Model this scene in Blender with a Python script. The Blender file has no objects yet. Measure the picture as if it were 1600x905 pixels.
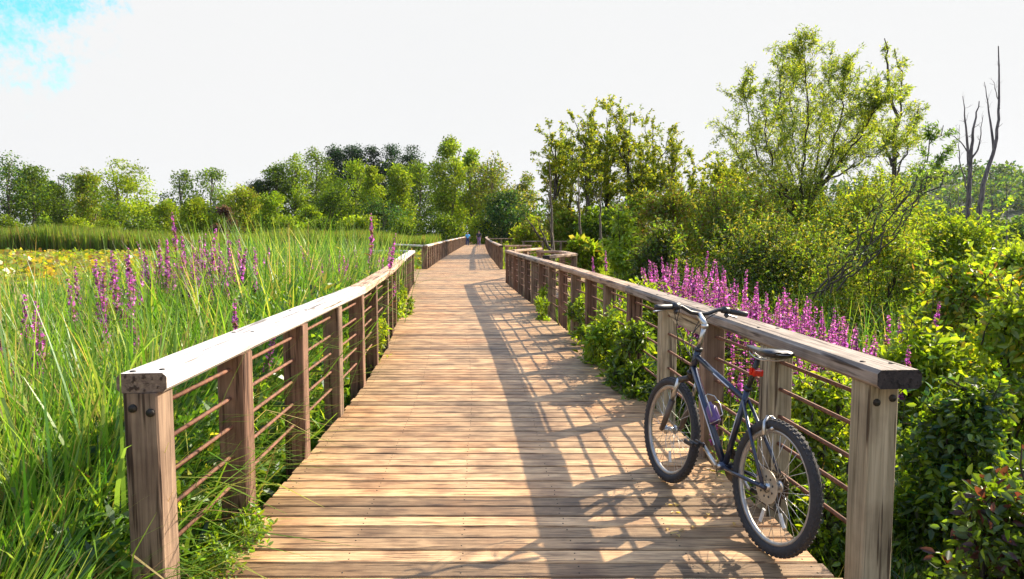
import bpy, bmesh, math, random
import numpy as np
from mathutils import Vector, Matrix

PI = math.pi
sc = bpy.context.scene
COL = sc.collection
GZ = -0.8                      # marsh ground
EYE = 1.6
F = 1100.0
TH = math.atan((452.5 - 363.0) / F)

def at(px, py, Y):
    """world point seen at photo pixel (px,py) at forward distance Y"""
    a = (px - 800) / F; b = (452.5 - py) / F
    dy = math.cos(TH) + b * math.sin(TH); dz = -math.sin(TH) + b * math.cos(TH)
    t = Y / dy
    return np.array([a * t, Y, EYE + dz * t])

def interp(tab, y):
    if y <= tab[0][0]: return tab[0][1]
    for (a, b), (c, d) in zip(tab, tab[1:]):
        if y <= c: return b + (d - b) * (y - a) / (c - a)
    return tab[-1][1]

XL = [(-6,-1.36),(2.85,-1.42),(3.76,-1.43),(6.07,-1.49),(7.27,-1.54),(9.74,-1.72),(12.8,-2.08),(15.76,-2.40),(20.47,-2.92),(21.9,-3.04),(30.7,-3.68),(38.6,-4.05),(57,-4.8),(88,-5.9),(120,-6.6),(150,-6.2),(180,-4.0),(210,0)]
XR = [(-6,1.98),(2.95,1.52),(3.9,1.44),(4.9,1.365),(6.15,1.31),(7.36,1.23),(9.77,1.03),(12.17,0.81),(14.63,0.56),(17.07,0.30),(19.7,0.03),(22.3,-0.2),(30.7,-0.54),(47.6,-1.52),(66,-2.4),(80,-3.05),(120,-3.8),(150,-3.4),(180,-1.2),(210,2.8)]
xl = lambda y: interp(XL, y)
xr = lambda y: interp(XR, y)

# ------------------------------------------------------------------ tagging
def tag(o, label=None, cat=None, group=None, kind=None):
    if label: o['label'] = label
    if cat: o['category'] = cat
    if group: o['group'] = group
    if kind: o['kind'] = kind
    return o

def empty(name, loc=(0, 0, 0)):
    o = bpy.data.objects.new(name, None); COL.objects.link(o); o.location = loc
    o.empty_display_size = 0.1
    return o

def link(name, me, mats, parent=None):
    o = bpy.data.objects.new(name, me); COL.objects.link(o)
    for m in (mats if isinstance(mats, (list, tuple)) else [mats]):
        if m.name not in [x.name for x in me.materials if x]: me.materials.append(m)
    if parent is not None:
        o.parent = parent
        o.matrix_parent_inverse = Matrix.Translation(-Vector(parent.location))
    return o

def copy_tree(o, loc, rotz=0, scale=1.0, parent=None):
    c = o.copy(); COL.objects.link(c)
    c.location = loc; c.rotation_euler = (0, 0, rotz); c.scale = (scale,) * 3
    for ch in o.children:
        d = ch.copy(); COL.objects.link(d); d.parent = c
        for g in ch.children:
            e = g.copy(); COL.objects.link(e); e.parent = d
    return c

# ------------------------------------------------------------------ materials
def new_mat(name):
    m = bpy.data.materials.new(name); m.use_nodes = True
    nt = m.node_tree; nt.nodes.clear()
    return m, nt, nt.nodes, nt.links

def mat_wood(name, dark, light, rough=0.75, scale=1.0, blotch=None, stain=0.35, pvamp=0.5, spec=0.3, crack=.85, wear=0):
    m, nt, N, L = new_mat(name)
    out = N.new('ShaderNodeOutputMaterial'); b = N.new('ShaderNodeBsdfPrincipled')
    L.new(b.outputs[0], out.inputs[0])
    gc = N.new('ShaderNodeAttribute'); gc.attribute_name = 'gc'
    mp = N.new('ShaderNodeMapping'); mp.inputs['Scale'].default_value = (2.2 * scale, 55 * scale, 55 * scale)
    L.new(gc.outputs['Vector'], mp.inputs[0])
    n1 = N.new('ShaderNodeTexNoise'); n1.inputs['Scale'].default_value = 1.0; n1.inputs['Detail'].default_value = 6; n1.inputs['Roughness'].default_value = .65
    n1.inputs['Distortion'].default_value = .6
    L.new(mp.outputs[0], n1.inputs['Vector'])
    r1 = N.new('ShaderNodeValToRGB'); r1.color_ramp.elements[0].position = .32; r1.color_ramp.elements[1].position = .66
    r1.color_ramp.elements[0].color = (*dark, 1); r1.color_ramp.elements[1].color = (*light, 1)
    L.new(n1.outputs[0], r1.inputs[0])
    # cracks along the grain
    mp2 = N.new('ShaderNodeMapping'); mp2.inputs['Scale'].default_value = (1.6 * scale, 30 * scale, 30 * scale)
    L.new(gc.outputs['Vector'], mp2.inputs[0])
    n2 = N.new('ShaderNodeTexNoise'); n2.inputs['Detail'].default_value = 3; n2.inputs['Scale'].default_value = 1.3
    L.new(mp2.outputs[0], n2.inputs['Vector'])
    r2 = N.new('ShaderNodeValToRGB'); e = r2.color_ramp.elements
    e[0].position = .36; e[0].color = (.16, .12, .10, 1); e[1].position = .43; e[1].color = (1, 1, 1, 1)
    L.new(n2.outputs[0], r2.inputs[0])
    mul = N.new('ShaderNodeMixRGB'); mul.blend_type = 'MULTIPLY'; mul.inputs[0].default_value = crack
    L.new(r1.outputs[0], mul.inputs[1]); L.new(r2.outputs[0], mul.inputs[2])
    # stains
    n3 = N.new('ShaderNodeTexNoise'); n3.inputs['Scale'].default_value = 4.5; n3.inputs['Detail'].default_value = 5
    L.new(gc.outputs['Vector'], n3.inputs['Vector'])
    r3 = N.new('ShaderNodeValToRGB'); e = r3.color_ramp.elements
    e[0].position = .36; e[0].color = (*(blotch or (.42, .36, .34)), 1); e[1].position = .56; e[1].color = (1, 1, 1, 1)
    L.new(n3.outputs[0], r3.inputs[0])
    mul2 = N.new('ShaderNodeMixRGB'); mul2.blend_type = 'MULTIPLY'; mul2.inputs[0].default_value = stain
    L.new(mul.outputs[0], mul2.inputs[1]); L.new(r3.outputs[0], mul2.inputs[2])
    # per board tone (attribute pv 0..1)
    pv = N.new('ShaderNodeAttribute'); pv.attribute_name = 'pv'
    mr = N.new('ShaderNodeMapRange'); mr.inputs['To Min'].default_value = 1 - pvamp * .5; mr.inputs['To Max'].default_value = 1 + pvamp * .5
    L.new(pv.outputs['Fac'], mr.inputs['Value'])
    hs = N.new('ShaderNodeHueSaturation'); L.new(mr.outputs[0], hs.inputs['Value']); L.new(mul2.outputs[0], hs.inputs['Color'])
    if wear:   # broad patches of greying and red-brown weathering across boards
        tc = N.new('ShaderNodeTexCoord'); nw = N.new('ShaderNodeTexNoise'); nw.inputs['Scale'].default_value = .9; nw.inputs['Detail'].default_value = 7; nw.inputs['Roughness'].default_value = .62
        L.new(tc.outputs['Object'], nw.inputs['Vector'])
        rw = N.new('ShaderNodeValToRGB'); e = rw.color_ramp.elements
        e[0].position = .34; e[0].color = (.50, .48, .46, 1); e[1].position = .66; e[1].color = (1.0, .80, .62, 1)
        e2 = rw.color_ramp.elements.new(.47); e2.color = (1, .97, .93, 1)
        L.new(nw.outputs[0], rw.inputs[0])
        mw = N.new('ShaderNodeMixRGB'); mw.blend_type = 'MULTIPLY'; mw.inputs[0].default_value = wear
        L.new(hs.outputs[0], mw.inputs[1]); L.new(rw.outputs[0], mw.inputs[2]); L.new(mw.outputs[0], b.inputs['Base Color'])
    else: L.new(hs.outputs[0], b.inputs['Base Color'])
    b.inputs['Roughness'].default_value = rough
    b.inputs['Specular IOR Level'].default_value = spec
    bp = N.new('ShaderNodeBump'); bp.inputs['Strength'].default_value = .5; bp.inputs['Distance'].default_value = .004
    ad = N.new('ShaderNodeMath'); ad.operation = 'ADD'; L.new(n1.outputs[0], ad.inputs[0]); L.new(r2.outputs[0], ad.inputs[1])
    L.new(ad.outputs[0], bp.inputs['Height']); L.new(bp.outputs[0], b.inputs['Normal'])
    return m

def mat_leaf(name, trans=.45, gloss=.06, tint=(1.3, 1.2, .45)):
    """foliage: colour from vertex colour attribute 'Col', light shines through it"""
    m, nt, N, L = new_mat(name)
    out = N.new('ShaderNodeOutputMaterial')
    a = N.new('ShaderNodeAttribute'); a.attribute_name = 'Col'
    d = N.new('ShaderNodeBsdfDiffuse'); L.new(a.outputs['Color'], d.inputs[0])
    t = N.new('ShaderNodeBsdfTranslucent')
    mx = N.new('ShaderNodeMixRGB'); mx.blend_type = 'MULTIPLY'; mx.inputs[0].default_value = 1; mx.inputs[2].default_value = (*[min(2.5, 1.6 * q) for q in tint], 1)
    L.new(a.outputs['Color'], mx.inputs[1]); L.new(mx.outputs[0], t.inputs[0])
    ms = N.new('ShaderNodeMixShader'); ms.inputs[0].default_value = trans
    L.new(d.outputs[0], ms.inputs[1]); L.new(t.outputs[0], ms.inputs[2])
    g = N.new('ShaderNodeBsdfGlossy'); g.inputs['Roughness'].default_value = .42; g.inputs[0].default_value = (.9, .95, 1, 1)
    m2 = N.new('ShaderNodeMixShader'); m2.inputs[0].default_value = gloss
    L.new(ms.outputs[0], m2.inputs[1]); L.new(g.outputs[0], m2.inputs[2]); L.new(m2.outputs[0], out.inputs[0])
    return m

def mat_bark(name, c1, c2, scale=14):
    m, nt, N, L = new_mat(name)
    out = N.new('ShaderNodeOutputMaterial'); b = N.new('ShaderNodeBsdfPrincipled'); L.new(b.outputs[0], out.inputs[0])
    tc = N.new('ShaderNodeTexCoord'); mp = N.new('ShaderNodeMapping'); mp.inputs['Scale'].default_value = (1, 1, .2)
    L.new(tc.outputs['Object'], mp.inputs[0])
    n = N.new('ShaderNodeTexNoise'); n.inputs['Scale'].default_value = scale; n.inputs['Detail'].default_value = 5
    L.new(mp.outputs[0], n.inputs['Vector'])
    r = N.new('ShaderNodeValToRGB'); r.color_ramp.elements[0].color = (*c1, 1); r.color_ramp.elements[1].color = (*c2, 1)
    r.color_ramp.elements[0].position = .35; r.color_ramp.elements[1].position = .65
    L.new(n.outputs[0], r.inputs[0]); L.new(r.outputs[0], b.inputs['Base Color']); b.inputs['Roughness'].default_value = .9
    bp = N.new('ShaderNodeBump'); bp.inputs['Strength'].default_value = .5; bp.inputs['Distance'].default_value = .02
    L.new(n.outputs[0], bp.inputs['Height']); L.new(bp.outputs[0], b.inputs['Normal'])
    return m

def mat_simple(name, col, rough=.5, metal=0.0, var=.25, scale=20, coat=0, spec=.5, emit=None):
    m, nt, N, L = new_mat(name)
    out = N.new('ShaderNodeOutputMaterial'); b = N.new('ShaderNodeBsdfPrincipled'); L.new(b.outputs[0], out.inputs[0])
    tc = N.new('ShaderNodeTexCoord')
    n = N.new('ShaderNodeTexNoise'); n.inputs['Scale'].default_value = scale; n.inputs['Detail'].default_value = 5
    L.new(tc.outputs['Object'], n.inputs['Vector'])
    r = N.new('ShaderNodeValToRGB')
    r.color_ramp.elements[0].color = (*[c * (1 - var) for c in col], 1); r.color_ramp.elements[1].color = (*[min(1, c * (1 + var)) for c in col], 1)
    r.color_ramp.elements[0].position = .3; r.color_ramp.elements[1].position = .7
    L.new(n.outputs[0], r.inputs[0]); L.new(r.outputs[0], b.inputs['Base Color'])
    mr = N.new('ShaderNodeMapRange'); mr.inputs['To Min'].default_value = rough * .8; mr.inputs['To Max'].default_value = min(1, rough * 1.25)
    L.new(n.outputs[0], mr.inputs['Value']); L.new(mr.outputs[0], b.inputs['Roughness'])
    b.inputs['Metallic'].default_value = metal; b.inputs['Specular IOR Level'].default_value = spec
    b.inputs['Coat Weight'].default_value = coat
    return m

M = {}
M['deck'] = mat_wood('weathered_deck_wood', (.19, .108, .052), (.61, .415, .23), rough=.58, scale=1.9, stain=.7, pvamp=1.0, crack=.75, wear=.85, spec=.4)
M['post'] = mat_wood('weathered_post_wood', (.14, .09, .065), (.33, .23, .155), scale=.8, stain=.5, pvamp=.3)
M['post_pale'] = mat_wood('pale_post_wood', (.20, .165, .10), (.50, .42, .29), scale=.8, stain=.45, pvamp=.3)
M['post_red'] = mat_wood('red_brown_post_wood', (.10, .055, .035), (.26, .15, .10), scale=.8, stain=.4, pvamp=.4)
M['cap_pale'] = mat_wood('pale_cap_wood', (.44, .40, .37), (.80, .77, .75), scale=.7, stain=.25, blotch=(.6, .45, .3), pvamp=.1, spec=.6, rough=.4)  # near-white boards, much lighter than the other caps
M['cap_grey'] = mat_wood('grey_cap_wood', (.16, .13, .11), (.42, .35, .29), scale=.9, stain=.5, pvamp=.25)
M['cap_tan'] = mat_wood('tan_cap_wood', (.26, .16, .10), (.56, .40, .29), scale=.9, stain=.5, pvamp=.3)
M['endgrain_brown'] = mat_wood('brown_end_grain', (.12, .08, .06), (.32, .23, .17), stain=.5)
M['endgrain'] = mat_wood('dark_end_grain', (.02, .018, .02), (.07, .055, .055), stain=.4)
M['rust'] = mat_simple('rusty_rod', (.17, .075, .045), rough=.75, metal=.2, var=.5, scale=30)
M['bolt'] = mat_simple('dark_bolt', (.045, .04, .035), rough=.6, metal=.7, var=.5, scale=80)
M['leaf'] = mat_leaf('leaf_surface', trans=.5, gloss=.035)
M['leaf_gloss'] = mat_leaf('glossy_leaf_surface', trans=.42, gloss=.09)
M['grass'] = mat_leaf('grass_blade', trans=.45, gloss=.03, tint=(1.2, 1.15, .55))
M['far'] = mat_leaf('far_foliage', trans=.44, gloss=.01, tint=(1.25, 1.15, .5))
M['flower'] = mat_leaf('magenta_petal', trans=.5, gloss=.02, tint=(1.1, .8, 1.15))
M['bark'] = mat_bark('grey_brown_bark', (.045, .035, .028), (.17, .135, .105))
M['bark_dead'] = mat_bark('dead_wood_bark', (.05, .042, .05), (.20, .165, .17))
M['bark_dark'] = mat_bark('dark_bark', (.025, .02, .016), (.09, .07, .05))

# ------------------------------------------------------------------ mesh builders
class MB:
    """collects shapes (with wood-grain coordinates) into ONE mesh"""
    def __init__(s): s.v = []; s.f = []; s.gc = []; s.pv = []; s.mi = []; s.sm = []
    def add(s, vs, fs, gc=None, pv=.5, mi=0, smooth=False):
        o = len(s.v); s.v += [tuple(v) for v in vs]
        s.gc += [tuple(g) for g in (gc if gc is not None else vs)]; s.pv += [pv] * len(vs)
        for k, f in enumerate(fs):
            s.f.append(tuple(o + i for i in f)); s.mi.append(mi[k] if isinstance(mi, list) else mi); s.sm.append(smooth)
    def board(s, p0, p1, w, t, side=None, bevel=.006, rnd=None, pv=.5, endmi=0, skew0=0, skew1=0, mi=0, sag=0):
        """bar with bevelled rectangular section, w across (side dir), t along its up"""
        p0 = Vector(p0); p1 = Vector(p1); ax = (p1 - p0); L = ax.length; ax = ax / L
        sd = Vector(side) if side is not None else ax.cross(Vector((0, 0, 1)))
        sd = (sd - ax * sd.dot(ax)).normalized(); up = sd.cross(ax).normalized()
        hw, ht, b = w / 2, t / 2, bevel
        prof = [(-hw + b, -ht), (hw - b, -ht), (hw, -ht + b), (hw, ht - b), (hw - b, ht), (-hw + b, ht), (-hw, ht - b), (-hw, -ht + b)]
        r = rnd or random; off = Vector((r.random() * 50, r.random() * 50, r.random() * 50))
        nseg = 1 if sag == 0 else 6
        vs = []; gc = []
        for k in range(nseg + 1):
            q = k / nseg; dz = -sag * 4 * q * (1 - q)
            for (a, c) in prof:
                sk = (skew0 * a * (1 - q)) + (skew1 * a * q)
                vs.append(p0 + ax * (L * q + sk) + sd * a + up * (c + dz)); gc.append(Vector((L * q + sk, a, c)) + off)
        fs = []; mis = []
        for k in range(nseg):
            for i in range(8):
                j = (i + 1) % 8; o = 8 * k
                fs.append((o + i, o + j, o + 8 + j, o + 8 + i)); mis.append(mi)
        fs.append(tuple(range(7, -1, -1))); mis.append(endmi or mi)
        fs.append(tuple(range(8 * nseg, 8 * nseg + 8))); mis.append(endmi or mi)
        s.add(vs, fs, gc, pv, mis)
    def tube(s, pts, rad, n=8, mi=0, pv=.5, caps=True, closed=False):
        pts = [Vector(p) for p in pts]
        m = len(pts); R = rad if isinstance(rad, (list, tuple)) else [rad] * m
        vs = []; fs = []; up = None
        for i in range(m):
            if closed: d = pts[(i + 1) % m] - pts[(i - 1) % m]
            else: d = pts[min(i + 1, m - 1)] - pts[max(i - 1, 0)]
            d = d.normalized() if d.length > 1e-9 else Vector((0, 0, 1))
            if up is None:
                up = d.cross(Vector((0, 0, 1)))
                if up.length < .05: up = d.cross(Vector((1, 0, 0)))
            up = (up - d * up.dot(d)).normalized(); w = d.cross(up)
            for k in range(n):
                a = 2 * PI * k / n; vs.append(pts[i] + (up * math.cos(a) + w * math.sin(a)) * R[i])
        rng = m if closed else m - 1
        for i in range(rng):
            i2 = (i + 1) % m
            for k in range(n):
                k2 = (k + 1) % n; fs.append((i * n + k, i * n + k2, i2 * n + k2, i2 * n + k))
        if caps and not closed:
            fs.append(tuple(range(n - 1, -1, -1))); fs.append(tuple((m - 1) * n + k for k in range(n)))
        s.add(vs, fs, None, pv, mi, smooth=True)
    def build(s, name, mats, parent=None):
        me = bpy.data.meshes.new(name); me.from_pydata(s.v, [], s.f)
        a = me.attributes.new('gc', 'FLOAT_VECTOR', 'POINT'); a.data.foreach_set('vector', np.array(s.gc, np.float32).ravel())
        a = me.attributes.new('pv', 'FLOAT', 'POINT'); a.data.foreach_set('value', np.array(s.pv, np.float32))
        me.polygons.foreach_set('material_index', np.array(s.mi, np.int32)); me.polygons.foreach_set('use_smooth', np.array(s.sm, bool))
        me.update()
        if isinstance(mats, (list, tuple)):
            for m_ in mats: me.materials.append(m_)
        return link(name, me, mats, parent)

def np_mesh(name, V, Fq, C=None, smooth=False):
    """quad mesh from numpy arrays, optional vertex colour"""
    me = bpy.data.meshes.new(name)
    V = np.ascontiguousarray(V, np.float32); Fq = np.ascontiguousarray(Fq, np.int32)
    k = Fq.shape[1]
    me.vertices.add(len(V)); me.vertices.foreach_set('co', V.ravel())
    me.loops.add(Fq.size); me.loops.foreach_set('vertex_index', Fq.ravel())
    me.polygons.add(len(Fq)); me.polygons.foreach_set('loop_start', np.arange(0, Fq.size, k, dtype=np.int32))
    me.polygons.foreach_set('loop_total', np.full(len(Fq), k, np.int32))
    if smooth: me.polygons.foreach_set('use_smooth', np.ones(len(Fq), bool))
    me.update(calc_edges=True)
    if C is not None:
        a = me.color_attributes.new('Col', 'FLOAT_COLOR', 'POINT')
        c4 = np.ones((len(V), 4), np.float32); c4[:, :3] = np.clip(C, 0, 1); a.data.foreach_set('color', c4.ravel())
    return me

def unit(a): return a / np.maximum(np.linalg.norm(a, axis=-1, keepdims=True), 1e-9)

def leaf_arrays(rng, P, D, size, ratio=.5, col=None, fine=True, droop=.15, flat=0.0):
    """P points (leaf base), D axis direction, size length per leaf. folded pointed leaves"""
    n = len(P); D = unit(D); size = np.broadcast_to(size, (n,)).reshape(n, 1)
    R = rng.normal(size=(n, 3)); R[:, 2] *= (1 - flat)
    if flat > 0: R = np.cross(D, np.array([0, 0, 1.0])) * flat * 2 + R * (1 - flat)
    S = unit(R - D * np.sum(R * D, 1, keepdims=True)); Nn = np.cross(S, D)
    Nn = np.where(Nn[:, 2:3] < 0, -Nn, Nn)
    w = size * ratio * .5
    if fine:
        base = P; tip = P + D * size - Nn * size * droop
        L1 = P + D * size * .28 + S * w * .92 + Nn * w * .35; L2 = P + D * size * .66 + S * w * .75 + Nn * w * .2 - Nn * size * droop * .4
        R1 = P + D * size * .28 - S * w * .92 + Nn * w * .35; R2 = P + D * size * .66 - S * w * .75 + Nn * w * .2 - Nn * size * droop * .4
        V = np.stack([base, L1, L2, tip, R2, R1], 1).reshape(-1, 3)
        i = (np.arange(n) * 6)[:, None]
        Fq = np.concatenate([i + np.array([[0, 3, 2, 1]]), i + np.array([[0, 5, 4, 3]])], 0)
        k = 6
    else:
        V = np.stack([P, P + D * size * .5 + S * w, P + D * size - Nn * size * droop, P + D * size * .5 - S * w], 1).reshape(-1, 3)
        Fq = (np.arange(n) * 4)[:, None] + np.array([[0, 1, 2, 3]]); k = 4
    C = np.repeat(col, k, 0) if col is not None else None
    return V, Fq, C

def join(parts):
    Vs, Fs, Cs = [], [], []; o = 0
    for V, Fq, C in parts:
        if len(V) == 0: continue
        Vs.append(V); Fs.append(Fq + o); Cs.append(C); o += len(V)
    return np.concatenate(Vs), np.concatenate(Fs), np.concatenate(Cs)

def blade_arrays(rng, P, H, bend, width, col, seg=4, az=None, tipfade=.0, stiff=1.6):
    """grass blades: P base, H length, bend 0..1.5 lean outward"""
    n = len(P)
    if az is None: az = rng.uniform(0, 2 * PI, n)
    o = np.stack([np.cos(az), np.sin(az), np.zeros(n)], 1); s = np.stack([-np.sin(az), np.cos(az), np.zeros(n)], 1)
    tw = rng.normal(0, .5, n)[:, None]; s = unit(s + o * tw)
    ang0 = rng.uniform(0, .25, n); V = []; p = P.copy(); 
    for k in range(seg + 1):
        t = k / seg
        ang = ang0 + bend * t ** stiff * 1.6
        wk = width * (1 - t ** 2.2) * .5 + width * .03
        V.append(p + s * wk[:, None]); V.append(p - s * wk[:, None])
        st = (H / seg)[:, None]
        p = p + (o * np.sin(ang)[:, None] + np.array([0, 0, 1.0]) * np.cos(ang)[:, None]) * st
    V = np.stack(V, 1).reshape(-1, 3); m = 2 * (seg + 1)
    i = (np.arange(n) * m)[:, None]
    Fq = np.concatenate([i + np.array([[2 * k, 2 * k + 1, 2 * k + 3, 2 * k + 2]]) for k in range(seg)], 0)
    C = np.repeat(col, m, 0)
    return V, Fq, C

def pal(rng, n, cols, w=None, jit=.18):
    """random colours from a palette with jitter"""
    cols = np.array(cols); k = rng.choice(len(cols), n, p=w); c = cols[k]
    return np.clip(c * (1 + rng.normal(0, jit, (n, 1))) * (1 + rng.normal(0, .06, (n, 3))), .004, 1)

def tubes_mesh(name, tubes, n=5):
    """tubes: list of (pts array, radii array); fast numpy tubes"""
    Vs, Fs = [], []; o = 0
    for pts, rad in tubes:
        pts = np.asarray(pts, float); m = len(pts); rad = np.broadcast_to(rad, (m,))
        d = np.gradient(pts, axis=0); d = unit(d)
        ref = np.array([0, 0, 1.0]) if abs(d[0][2]) < .9 else np.array([1.0, 0, 0])
        u = unit(np.cross(d, ref)); v = np.cross(d, u)
        nn = n if rad[0] > .012 else 3
        a = np.arange(nn) * 2 * PI / nn
        ring = pts[:, None] + (u[:, None] * np.cos(a)[None, :, None] + v[:, None] * np.sin(a)[None, :, None]) * rad[:, None, None]
        Vs.append(ring.reshape(-1, 3))
        for i in range(m - 1):
            for k in range(nn):
                k2 = (k + 1) % nn; Fs.append((o + i * nn + k, o + i * nn + k2, o + (i + 1) * nn + k2, o + (i + 1) * nn + k))
        o += m * nn
    return np_mesh(name, np.concatenate(Vs), np.array(Fs), None, smooth=True)

def wander(rng, p, d, L, seg, wob, grav=0.0):
    pts = [np.array(p, float)]; d = unit(np.array(d, float))
    for k in range(seg):
        d = unit(d + rng.normal(0, wob, 3) + np.array([0, 0, grav])); pts.append(pts[-1] + d * L / seg)
    return np.array(pts)

EXPOSURE = 1.25
SKY_STRENGTH = 0.1
VEIL = 3.8
HAZE = 0.00005

# ================================================================== camera, sun, sky
cam = bpy.data.cameras.new('camera'); co = bpy.data.objects.new('camera', cam); COL.objects.link(co)
cam.sensor_width = 36; cam.lens = 36 * F / 1600; cam.clip_end = 6000; cam.clip_start = .05
co.location = (0, 0, EYE); co.rotation_euler = (PI / 2 - TH, 0, 0); sc.camera = co
sc.view_settings.view_transform = 'Standard'; sc.view_settings.look = 'None'; sc.view_settings.gamma = 1
sc.view_settings.exposure = EXPOSURE
SUN_AZ = math.radians(53.5); SUN_EL = math.radians(33.5)
sd = Vector((math.sin(SUN_AZ) * math.cos(SUN_EL), math.cos(SUN_AZ) * math.cos(SUN_EL), math.sin(SUN_EL)))
sl = bpy.data.lights.new('sun', 'SUN'); sl.energy = 5.0; sl.angle = math.radians(.5); sl.color = (1, .86, .66)
so = bpy.data.objects.new('sun', sl); COL.objects.link(so); so.rotation_euler = sd.to_track_quat('Z', 'Y').to_euler(); so.location = (20, 15, 20)
w = bpy.data.worlds.new('World'); sc.world = w; w.use_nodes = True
nt = w.node_tree; N = nt.nodes; L = nt.links; N.clear()
out = N.new('ShaderNodeOutputWorld'); bg = N.new('ShaderNodeBackground'); L.new(bg.outputs[0], out.inputs[0])
bg.inputs[1].default_value = SKY_STRENGTH
sky = N.new('ShaderNodeTexSky'); sky.sky_type = 'NISHITA'; sky.sun_disc = False
sky.sun_elevation = SUN_EL; sky.sun_rotation = SUN_AZ; sky.dust_density = 2.0; sky.air_density = 1.2; sky.ozone_density = 2
hs = N.new('ShaderNodeHueSaturation'); hs.inputs['Hue'].default_value = .455; hs.inputs['Saturation'].default_value = 1.6; hs.inputs['Value'].default_value = 1.15
L.new(sky.outputs[0], hs.inputs['Color'])
# thin bright cloud veil over nearly the whole sky, open towards the north-west
tc = N.new('ShaderNodeTexCoord')
c0 = Vector(at(-60, -50, 10) - np.array([0, 0, EYE])).normalized()
dot = N.new('ShaderNodeVectorMath'); dot.operation = 'DOT_PRODUCT'; dot.inputs[1].default_value = c0
nm = N.new('ShaderNodeVectorMath'); nm.operation = 'NORMALIZE'; L.new(tc.outputs['Generated'], nm.inputs[0]); L.new(nm.outputs[0], dot.inputs[0])
nz = N.new('ShaderNodeTexNoise'); nz.inputs['Scale'].default_value = 22; nz.inputs['Detail'].default_value = 9; nz.inputs['Roughness'].default_value = .75
L.new(nm.outputs[0], nz.inputs['Vector'])
ma = N.new('ShaderNodeMath'); ma.operation = 'MULTIPLY_ADD'; ma.inputs[1].default_value = .045; L.new(nz.outputs[0], ma.inputs[0]); L.new(dot.outputs['Value'], ma.inputs[2])
rp = N.new('ShaderNodeMapRange'); rp.interpolation_type = 'SMOOTHSTEP'
rp.inputs['From Min'].default_value = 1.013; rp.inputs['From Max'].default_value = 1.0245; rp.inputs['To Min'].default_value = 1; rp.inputs['To Max'].default_value = 0.0
L.new(ma.outputs[0], rp.inputs['Value'])
nz2 = N.new('ShaderNodeTexNoise'); nz2.inputs['Scale'].default_value = 3; nz2.inputs['Detail'].default_value = 5; L.new(nm.outputs[0], nz2.inputs['Vector'])
r2 = N.new('ShaderNodeValToRGB'); r2.color_ramp.elements[0].color = (VEIL * .99, VEIL, VEIL * 1.01, 1); r2.color_ramp.elements[1].color = (VEIL * 1.03, VEIL * 1.03, VEIL * 1.03, 1)
L.new(nz2.outputs[0], r2.inputs[0])
mx = N.new('ShaderNodeMixRGB'); L.new(rp.outputs[0], mx.inputs[0]); L.new(hs.outputs[0], mx.inputs[1]); L.new(r2.outputs[0], mx.inputs[2])
# unseen overhead sky turned blue, added to cool and deepen the shadows
sx = N.new('ShaderNodeSeparateXYZ'); L.new(nm.outputs[0], sx.inputs[0])
up_ = N.new('ShaderNodeMapRange'); up_.interpolation_type = 'SMOOTHSTEP'; up_.inputs['From Min'].default_value = .33; up_.inputs['From Max'].default_value = .58; up_.inputs['To Min'].default_value = 0; up_.inputs['To Max'].default_value = .92
L.new(sx.outputs[2], up_.inputs['Value'])
hb_ = N.new('ShaderNodeHueSaturation'); hb_.inputs['Saturation'].default_value = 1.0; hb_.inputs['Value'].default_value = 1.8; L.new(sky.outputs[0], hb_.inputs['Color'])
mz = N.new('ShaderNodeMixRGB'); L.new(up_.outputs[0], mz.inputs[0]); L.new(mx.outputs[0], mz.inputs[1]); L.new(hb_.outputs[0], mz.inputs[2])
L.new(mz.outputs[0], bg.inputs[0])

# ================================================================== ground
rg = np.random.default_rng(5)
def ground_z(x, y):
    return GZ + .05 * np.sin(x * .9 + 1.3 * np.sin(y * .35)) * np.cos(y * .7) 
m, nt, N, L = new_mat('marsh_soil')
out = N.new('ShaderNodeOutputMaterial'); b = N.new('ShaderNodeBsdfPrincipled'); L.new(b.outputs[0], out.inputs[0]); b.inputs['Roughness'].default_value = .95
tc = N.new('ShaderNodeTexCoord'); n1 = N.new('ShaderNodeTexNoise'); n1.inputs['Scale'].default_value = .8; n1.inputs['Detail'].default_value = 9
L.new(tc.outputs['Object'], n1.inputs['Vector'])
r = N.new('ShaderNodeValToRGB'); r.color_ramp.elements[0].color = (.02, .022, .012, 1); r.color_ramp.elements[1].color = (.06, .085, .022, 1)
r.color_ramp.elements[0].position = .35; r.color_ramp.elements[1].position = .65
L.new(n1.outputs[0], r.inputs[0]); L.new(r.outputs[0], b.inputs['Base Color'])
M['soil'] = m
def axis(a0, a1, fine0, fine1, step):
    f = list(np.arange(fine0, fine1 + .01, step)); lo = [fine0 - 2 ** k * 2 for k in range(1, 11)][::-1]; hi = [fine1 + 2 ** k * 2 for k in range(1, 11)]
    return np.array(lo + f + hi)
gx = axis(0, 0, -24, 24, .6); gy = axis(0, 0, -10, 46, .6)
X, Y = np.meshgrid(gx, gy); Z = ground_z(X, Y)
V = np.stack([X, Y, Z], -1).reshape(-1, 3); nx = len(gx)
ii = np.array([[j * nx + i, j * nx + i + 1, (j + 1) * nx + i + 1, (j + 1) * nx + i] for j in range(len(gy) - 1) for i in range(nx - 1)])
g = link('ground', np_mesh('ground', V, ii, None, True), M['soil']); tag(g, kind='structure')

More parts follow.
